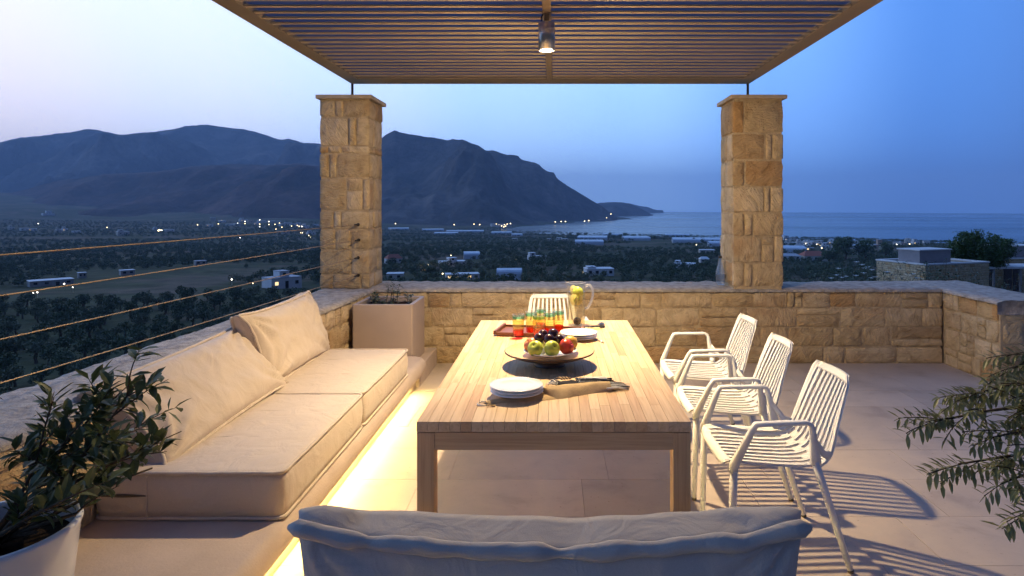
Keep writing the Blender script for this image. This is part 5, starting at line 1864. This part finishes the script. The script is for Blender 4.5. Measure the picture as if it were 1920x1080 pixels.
# --- villas on the slope below the terrace
def villa_mat():
    m, t, bs = new_mat('villa_masonry')
    mp = coords(t)
    n = tex(t, mp, 2.2, 5, .6)
    r = ramp(t, [(.3, (.30, .24, .18)), (.7, (.46, .39, .31))])
    t.links.new(n.outputs['Fac'], r.inputs['Fac'])
    t.links.new(r.outputs['Color'], bs.inputs['Base Color'])
    bs.inputs['Roughness'].default_value = .9
    bump(t, bs, n.outputs['Fac'], .6, .05)
    return m
M['villa'] = villa_mat()
M['siding'] = simple('grey_siding', (.27, .25, .26), .7, .08, 2)
M['coping'] = simple('pale_coping', (.62, .60, .58), .7, .06, 2)
M['gravel'] = simple('roof_gravel', (.30, .29, .28), .95, .25, 20, .6, 40)
vst = [stone_variant(300 + k) for k in range(6)]
for me in vst: me.materials[0] = M['stone']
def villa(loc, ax, w, d, h, label, box=None, win=False):
    """loc: near corner at roof level; local x runs along the shaded front, y along the stone side."""
    o = empty('villa', (loc[0], loc[1], loc[2] - h), ax, label, 'villa')
    MB().box((.02, .02, -2), (w - .02, d, h - .30)).build('wall', M['villa'], o)
    MB().box((.3, .3, h - .30), (w - .3, d - .3, h - .25)).build('roof', M['gravel'], o)
    for a, b in (((-.06, -.06, h - .12), (w + .06, .3, h)), ((-.06, d - .3, h - .12), (w + .06, d + .06, h)), ((-.06, .302, h - .12), (.3, d - .302, h)), ((w - .3, .302, h - .12), (w + .06, d - .302, h))):
        MB().box(a, b).build('parapet_coping', M['coping'], o)
    for a, b in (((0, 0, h - .30), (w, .28, h - .123)), ((0, d - .28, h - .30), (w, d, h - .123)), ((.002, .282, h - .30), (.28, d - .282, h - .123)), ((w - .28, .282, h - .30), (w - .002, d - .282, h - .123))):
        MB().box(a, b).build('parapet', M['villa'], o)
    rg_ = random.Random(int(w * 100))
    # coursed stones on the two visible sides
    for (L_, along) in ((d, 'y'), (w, 'x')):
        z = -.4
        while z < h - .16:
            hh = min(rg_.uniform(.16, .26), h - .13 - z)
            u = .0
            while u < L_ - .05:
                ww = min(rg_.uniform(.25, .55), L_ - u)
                me = rg_.choice(vst)
                if along == 'x': inst('stone', me, o, (u + ww / 2, -.03, z + hh / 2), (0, 0, 0), (ww - .02, .07, hh - .02))
                else: inst('stone', me, o, (-.03, u + ww / 2, z + hh / 2), (0, 0, -PI / 2), (ww - .02, .07, hh - .02))
                u += ww
            z += hh
    if box:
        x0, y0, bw_, bd, bh = box
        b = MB().box((x0, y0, h - .24), (x0 + bw_, y0 + bd, h + bh - .1)).build('roof_room', M['siding'], o)
        k = 0
        zz = h - .1
        while zz < h + bh - .2:
            MB().box((x0 - .025, y0 - .025, zz), (x0 + bw_ + .02, y0 - .002, zz + .13)).box((x0 - .025, y0 - .001, zz), (x0 - .002, y0 + bd, zz + .13)).build('siding_board', M['siding'], b)
            zz += .16
        MB().box((x0 - .1, y0 - .1, h + bh - .098), (x0 + bw_ + .1, y0 + bd + .1, h + bh)).build('coping', M['coping'], b)
    return o
villa((31.6, 54.5, -3.5), math.atan2(2.5, 7.1), 7.5, 5.2, 2.7, 'low stone villa with a grey boarded room on its flat roof beyond the wall', (.35, .9, 3.6, 2.2, 1.15))
villa((45.2, 66, -3.96), .12, 9.0, 4.5, 2.6, 'second stone villa behind the round tree with its end cut off by the photo edge', (1.4, .6, 4.5, 2.4, 1.25))
aw = empty('villa_canopy', (41.2, 60.5, -6.14), .12, 'flat pale canopy over dark glass doors in front of the second villa', 'canopy')
MB().box((0, 0, 1.6), (9, 3.2, 1.78)).build('roof', M['coping'], aw)
for x in (.4, 3.2, 6.2, 8.6): MB().box((x, .1, -2.2), (x + .16, .26, 1.598)).build('post', M['siding'], aw)
for x in (1.0, 2.0, 4.0, 5.0): MB().box((x, 2.9, -1.6), (x + .9, 2.96, 1.3)).build('glass_door', M['pane'], aw)
nv_ = empty('villa', (11.8, 47, -5.6), .0, 'grey flat roof of a neighbouring villa just above the wall beside the bottle', 'villa')
MB().box((-.3, 0, -3), (4.2, 6, -.15)).build('wall', M['siding'], nv_)
MB().box((-.45, -.15, -.148), (4.35, 6.15, .0)).build('roof', M['coping'], nv_)
nv2 = empty('villa', (17.3, 44, -4.75), .1, 'pale curved roof edge showing right behind the pillar', 'villa')
MB().box((0, 0, -3), (3.6, 5, -.15)).build('wall', M['villa'], nv2)
MB().box((-.2, -.2, -.148), (3.8, 5.2, .02), .06).build('roof', M['coping'], nv2)

# --- olive groves
def rand_dirs(n, rgn):
    v = rgn.normal(size=(n, 3)); return v / np.linalg.norm(v, axis=1, keepdims=True)
def clump_crown(rgn, ntri, rad, flat=.8, lobes=6, tri=.22, hollow=.45):
    """Leaf-clump triangles spread through the volume of several lobes; returns V, T."""
    cs = rand_dirs(lobes, rgn) * rad * .48 * rgn.uniform(.6, 1.1, (lobes, 1))
    cs[:, 2] *= flat
    rs = rad * rgn.uniform(.42, .66, lobes)
    k = rgn.integers(0, lobes, ntri)
    p = cs[k] + rand_dirs(ntri, rgn) * (rs[k] * rgn.uniform(hollow, 1, ntri) ** .5)[:, None] * np.array([1, 1, flat])
    a = rand_dirs(ntri, rgn); b = np.cross(a, rand_dirs(ntri, rgn)); b /= np.linalg.norm(b, axis=1, keepdims=True)
    s = rad * tri * rgn.uniform(.6, 1.3, ntri)[:, None]
    V = np.stack([p - a * s * .6 - b * s * .35, p + a * s * .6 - b * s * .1, p + b * s * .6], 1).reshape(-1, 3)
    return V, np.arange(ntri * 3).reshape(-1, 3)
def crown_mesh(name, V, T, mat):
    o = np_mesh(name, V, T, mat)
    me = o.data
    bpy.data.objects.remove(o)
    return me
M['olive_far'] = leaf_mat('olive_grove_leaf', (.030, .052, .020), (.070, .098, .040), .7, .12)
M['olive_pale'] = leaf_mat('olive_grove_pale_leaf', (.060, .078, .036), (.105, .122, .064), .7, .12)
rgn = np.random.default_rng(4)
OC = [crown_mesh('crown', *clump_crown(rgn, 420, 2.3, .75, 7, .17), M['olive_far']) for _ in range(5)]
OC += [crown_mesh('crown', *clump_crown(rgn, 420, 2.2, .8, 7, .17), M['olive_pale']) for _ in range(2)]
TRK = MB().tube(catmull([(0, 0, -.8), (.1, 0, .4), (-.05, .1, 1.1), (.15, .05, 1.9)], 3), [.30 - .014 * k for k in range(10)], 6).mesh('trunk', M['bark'])
# bare fields, in photo pixels (centre, half sizes): no trees there
BARE = [(300, 512, 190, 13), (470, 497, 130, 8), (850, 487, 70, 5), (1140, 474, 40, 4), (1010, 472, 60, 3), (820, 424, 120, 4), (1260, 452, 90, 4)]
SITES = [(o.location.x, o.location.y) for o in C.objects if o.parent is None and o.name.split('.')[0] in ('house', 'villa', 'greenhouse', 'villa_canopy')]
SA = np.array(SITES)
def visible_px(x, y, z):
    return VX + x / y * FPX, VY - (z - EYE.z) / y * FPX
def blocked(px, py): return any(((px - a) / c) ** 2 + ((py - b) / d) ** 2 < 1 for a, b, c, d in BARE)
rg = random.Random(99)
near, far = [], []
d = 62.0
while d < 1650:
    step = 6.2 if d < 300 else 6.5 + (d - 300) * .006
    x = -1.4 * d - 20
    while x < .80 * d:
        xx, yy = x + rg.uniform(-.42, .42) * step, d + rg.uniform(-.45, .45) * step
        x += step * (1 if d < 700 else 1.25)
        if rg.random() < .12: continue
        if nz((xx / 160, yy / 160, 8)) > .34: continue
        z = land_z(xx, yy)
        px, py = visible_px(xx, yy, z + 2)
        if px < -620 or px > 1980 or py > 780: continue
        if yy > 700 and coast_side(xx, yy) > -45: continue
        if blocked(px, py): continue
        dd = np.min((SA[:, 0] - xx) ** 2 + (SA[:, 1] + 3 - yy) ** 2)
        if dd < (9 if yy < 400 else 14) ** 2: continue
        # hidden by the walls, pillars and the bench side
        if px < 610 and py > 742 - px * .33 + 12: continue
        if px > 730 and py > 545: continue
        if yy < 400 and px > -40: near.append((yy, xx, z, px, py))
        else: far.append((xx, yy, z))
    d += step
near.sort()
for i, (yy, xx, z, px, py) in enumerate(near):
    if i < 290:
        o = empty('olive_tree', (xx, yy, z - .1), rg.uniform(0, 6.28), 'dark rounded olive tree in the groves just below the terrace', 'olive tree', 'olive trees of the groves below')
        s = rg.uniform(.75, 1.2)
        inst('crown', rg.choice(OC), o, (0, 0, 2.6 * s), (0, 0, 0), (s, s, s * rg.uniform(.85, 1.1)))
        inst('trunk', TRK, o, (0, 0, 0), (0, 0, 0), (s, s, s))
    else:
        far.append((xx, yy, z))
BL = [clump_crown(rgn, 46, 2.4, .8, 5, .36, .6) for _ in range(8)]
BN = [clump_crown(rgn, 130, 2.3, .8, 6, .26, .5) for _ in range(8)]
gv, gt, off = {0: [], 1: []}, {0: [], 1: []}, {0: 0, 1: 0}
for (xx, yy, z) in far:
    Vb, Tb = rg.choice(BN if yy < 520 else BL)
    s = rg.uniform(.75, 1.25)
    pale = 1 if nz((xx / 70, yy / 70, 31)) > .18 else 0
    gv[pale].append(Vb * s * np.array([1, 1, .9]) + np.array([xx, yy, z + 2.0 * s]))
    gt[pale].append(Tb + off[pale])
    off[pale] += len(Vb)
for pale, nm, mt in ((0, 'olive_grove', 'olive_far'), (1, 'pale_olive_grove', 'olive_pale')):
    if gv[pale]:
        o = np_mesh(nm, np.concatenate(gv[pale]), np.concatenate(gt[pale]), M[mt])
        tag(o, 'mass of dark olive trees covering the plain' if not pale else 'paler patches of olive trees on the plain', None, None, 'stuff')

# --- bigger trees and bushes one can tell apart
def tree(loc, rad, h, lab, ntri=2600, flat=1.0, lobes=12, tri=.085, mat='leaf_tree', cat='tree', group=None, name='leafy_tree', seed=0, up=False):
    rgn_ = np.random.default_rng(seed)
    o = empty(name, loc, 0, lab, cat, group)
    V, T = clump_crown(rgn_, ntri, rad, flat, lobes, tri, .3)
    if up:
        V[:, 2] += .35 * np.abs(V[:, 2]) * np.sin(V[:, 0] * 2.1 / rad * 3) * .4
    c = np_mesh('crown', V + np.array([0, 0, h - rad * flat]), T, M[mat], o)
    m = MB().tube(catmull([(0, 0, -1), (.05 * rad, 0, h * .2), (-.04 * rad, .03 * rad, h * .45), (0, 0, h * .7)], 4), [rad * .07 * (1 - .055 * k) for k in range(13)], 7)
    for k in range(5):
        a = k * 1.26
        m.tube(catmull([(0, 0, h * .3), (rad * .25 * math.cos(a), rad * .25 * math.sin(a), h * .5), (rad * .5 * math.cos(a), rad * .5 * math.sin(a), h * .66)], 3), [rad * .03 * (1 - .1 * j) for j in range(7)], 5)
    m.build('trunk', M['bark'], o, True)
    return o
def at(px, py, d): return Vector(((px - VX) / FPX * d, d, EYE.z - (py - VY) / FPX * d))
b = at(1838, 512, 62)
rgx = np.random.default_rng(41)
# tree with upright leafy shoots
o = empty('round_tree', b, 0, 'round dark green tree with upright leafy shoots between the two villas', 'tree')
VV, TT, of = [], [], 0
for k in range(26):
    a, rr0 = rgx.uniform(0, 2 * PI), 3.0 * math.sqrt(rgx.uniform(0, 1))
    cx, cy_ = rr0 * math.cos(a), rr0 * math.sin(a)
    top = 3.9 * math.sqrt(max(0.05, 1 - (rr0 / 3.4) ** 2)) * rgx.uniform(.82, 1.08)
    n_ = 480
    tt = rgx.uniform(0.05, 1, n_)
    p = np.stack([cx * (.55 + .5 * tt) + rgx.normal(0, .26, n_), cy_ * (.55 + .5 * tt) + rgx.normal(0, .26, n_), .4 + top * tt], 1)
    a3 = rand_dirs(n_, rgx); b3_ = np.cross(a3, rand_dirs(n_, rgx)); b3_ /= np.linalg.norm(b3_, axis=1, keepdims=True)
    s = rgx.uniform(.16, .30, n_)[:, None]
    VV.append(np.stack([p - a3 * s * .7, p + b3_ * s * .4, p + a3 * s * .8], 1).reshape(-1, 3)); TT.append(np.arange(n_ * 3).reshape(-1, 3) + of); of += n_ * 3
np_mesh('crown', np.concatenate(VV), np.concatenate(TT), M['leaf_tree'], o)
MB().tube([(0, 0, -1.2), (.1, 0, .3), (0, .1, 1.6)], [.28, .22, .12], 8).build('trunk', M['bark'], o, True)
for (px, py, rpx, lab, sd) in ((1585, 487, 26, 'dark rounded tree in front of the shore village, beside the red roof', 1), (1622, 488, 22, 'dark tree between the village trees and the villa', 2), (1555, 492, 16, 'small dark tree under the red roofed house', 3), (1660, 480, 14, 'small dark tree showing above the villa roof', 4)):
    p = on_ground(px, py)
    r = rpx * p.y / FPX
    tree(p, r, r * 1.9, lab, 1500, .9, 9, .13, 'leaf_tree', 'tree', None, 'dark_tree', sd)
SHORE = [(1143, 441, 5), (1085, 440, 5), (1098, 440, 4), (1185, 444, 5), (1172, 443, 6), (1163, 444, 5), (1150, 445, 4), (1200, 446, 5), (1214, 447, 4), (1226, 447, 5), (1245, 449, 4), (1262, 449, 5), (1275, 450, 4), (1300, 451, 5), (1318, 452, 5), (1070, 439, 4), (1335, 453, 4), (1500, 452, 5), (1518, 453, 4), (1555, 454, 5), (1600, 455, 4), (1478, 450, 4)]
for k, (px, py, rp) in enumerate(SHORE):
    p = on_ground(px, py + 3)
    r = rp * p.y / FPX
    tree(p, r, r * 1.8, 'small dark tree in the line along the shore', 160, .85, 5, .3, 'leaf_tree', 'tree', 'trees along the shore', 'shore_tree', 50 + k)
for (px, py, rp, lab, sd) in ((812, 516, 9, 'round bush glowing yellow under the bright street lamp', 61), (462, 503, 5, 'single dark bush in the bare brown field', 62), (1018, 489, 7, 'dark tree at the end of the white house in the groves', 63), (884, 520, 9, 'dark tree in front of the taverna', 64), (778, 497, 9, 'dark tree beside the red roofed house', 65), (905, 521, 9, 'dark tree between the taverna and the barrel roofed greenhouse', 66)):
    p = on_ground(px, py)
    r = rp * p.y / FPX
    tree(p, r, r * 1.9, lab, 700, .9, 7, .16, 'leaf_bush', 'tree', None, 'leafy_tree', sd)
# two utility poles by the taverna
for (px, py, hpx, lab) in ((783, 527, 26, 'thin utility pole beside the stone pillar'), (917, 527, 22, 'thin utility pole at the end of the taverna')):
    p = on_ground(px, py)
    s = p.y / FPX
    o = empty('utility_pole', p, 0, lab, 'utility pole')
    MB().tube([(0, 0, -1), (0, 0, hpx * s)], [.12, .08], 7).build('pole', M['bark'], o)
    MB().box((-.8, -.06, hpx * s - .5), (.8, .06, hpx * s - .38)).build('crossarm', M['bark'], o)

# --- plants just beyond the wall
def leafy(name, px, py_top, d, spread, h, lab, cat, mat, ll, lw, stems, seed, flowers=0, nleaf=40, lean=.25, group=None):
    top = at(px, py_top, d)
    rg_ = random.Random(seed)
    st = [(rg_.uniform(-spread, spread) * .5, rg_.uniform(-.2, .2), rg_.uniform(-lean, lean), rg_.uniform(-.15, .15), h * rg_.uniform(.75, 1.0)) for _ in range(stems)]
    return twig_plant(name, (top.x, top.y, top.z - h * .92), lab, cat, st, M[mat], ll, lw, seed, nleaf, 'bark', flowers)
leafy('oleander', 1558, 507, 10.5, .55, 1.1, 'oleander with white flowers right behind the wall by the pillar', 'oleander', 'leaf_bush', .11, .02, 14, 201, .15, 36)
leafy('oleander', 1605, 497, 10.0, .60, 1.2, 'oleander with white flowers and tall shoots in the middle of the row behind the wall', 'oleander', 'leaf_bush', .11, .02, 16, 202, .12, 40)
leafy('oleander', 1650, 496, 10.4, .5, 1.2, 'oleander with white flowers closest to the stone villa corner', 'oleander', 'leaf_bush', .12, .02, 13, 203, .10, 40)
leafy('leafy_shrub', 1512, 512, 11, .7, 1.0, 'low green shrub next to the pillar behind the wall', 'shrub', 'leaf_bush', .06, .02, 14, 208, 0, 44)
leafy('leafy_shrub', 1732, 497, 9.5, .5, 1.1, 'loose green shrub in front of the stone villa corner', 'shrub', 'leaf_bush', .08, .02, 12, 204, 0, 40)
leafy('leafy_shrub', 1752, 488, 9.8, .16, 1.3, 'narrow upright shrub against the shaded villa wall', 'shrub', 'leaf_bush', .06, .02, 10, 205, 0, 60, .05)
leafy('leafy_shrub', 1795, 500, 9.2, .7, 1.2, 'broad dark shrub against the shaded villa wall', 'shrub', 'leaf_bush', .07, .024, 18, 206, 0, 60)
leafy('leafy_shrub', 1838, 505, 9.0, .6, 1.2, 'dark shrub below the round tree behind the wall', 'shrub', 'leaf_bush', .06, .022, 18, 207, 0, 60)
leafy('leafy_shrub', 1868, 515, 8.6, .6, 1.2, 'grey green fine leaved shrub behind the wall corner', 'shrub', 'leaf_small', .045, .014, 20, 209, 0, 70)
leafy('leafy_shrub', 1906, 520, 8.4, .5, 1.2, 'grey green shrub cut off by the photo edge behind the wall corner', 'shrub', 'leaf_small', .045, .014, 20, 210, 0, 70)
leafy('young_cypress', 998, 486, 9.0, .10, 1.9, 'narrow dark green young cypress standing right behind the back wall', 'cypress', 'leaf_bush', .05, .014, 14, 211, 0, 90, .06)

# ------------------------------------------------------------------ air
hz = MB().box((-6500, -1700, -215), (15000, 15000, 665)).build('haze', None)
hm = bpy.data.materials.new('haze_air')
hm.use_nodes = True
t = hm.node_tree
t.nodes.clear()
pv = N(t, 'ShaderNodeVolumePrincipled')
pv.inputs['Color'].default_value = (.56, .74, 1.0, 1)
pv.inputs['Density'].default_value = 1.15e-4
pv.inputs['Anisotropy'].default_value = 0.0
o_ = N(t, 'ShaderNodeOutputMaterial')
t.links.new(pv.outputs[0], o_.inputs['Volume'])
hz.data.materials.append(hm)
tag(hz, 'thin blue evening haze over the valley and the sea', None, None, 'stuff')

# ------------------------------------------------------------------ tell the members of the small groups apart by counting from a landmark
ORD = ['', 'second', 'third', 'fourth', 'fifth', 'sixth', 'seventh', 'eighth', 'ninth', 'tenth', 'eleventh', 'twelfth', 'thirteenth', 'fourteenth', 'fifteenth', 'sixteenth', 'seventeenth', 'eighteenth', 'nineteenth']
def count_off(group, what, frm, other):
    mem = [o for o in C.objects if o.parent is None and o.get('group') == group]
    mem.sort(key=lambda o: o.location.x / o.location.y)
    n = len(mem)
    for i, o in enumerate(mem):
        a, b = i, n - 1 - i
        k, src = (a, frm) if a <= b else (b, other)
        o['label'] = (what + ', ' + (ORD[k] + ' ' if k else 'closest ') + ('counted from ' if k else 'to ') + src)
count_off('greenhouses on the plain', 'long pale greenhouse with rounded roof', 'the cable pillar', 'the village by the shore')
count_off('village houses under the hills', 'small pale house under the hills', 'the left photo edge', 'the cable pillar')
count_off('village lamps under the hills', 'tiny lit lamp under the hills', 'the left photo edge', 'the cable pillar')
count_off('trees along the shore', 'small dark tree of the shoreline row', 'the bay', 'the ruin with a tower')
count_off('lamps along the bay', 'tiny lit lamp along the bay', 'the cable pillar', 'the headland point')
count_off('village houses by the shore', 'small pale house of the shore village', 'the bottle pillar', 'the white cube house')
count_off('lamps in the shore village', 'tiny lit lamp of the shore village', 'the bottle pillar', 'the white cube house')
count_off('houses by the bay', 'small house below the headland mountain', 'the cable pillar', 'the bottle pillar')
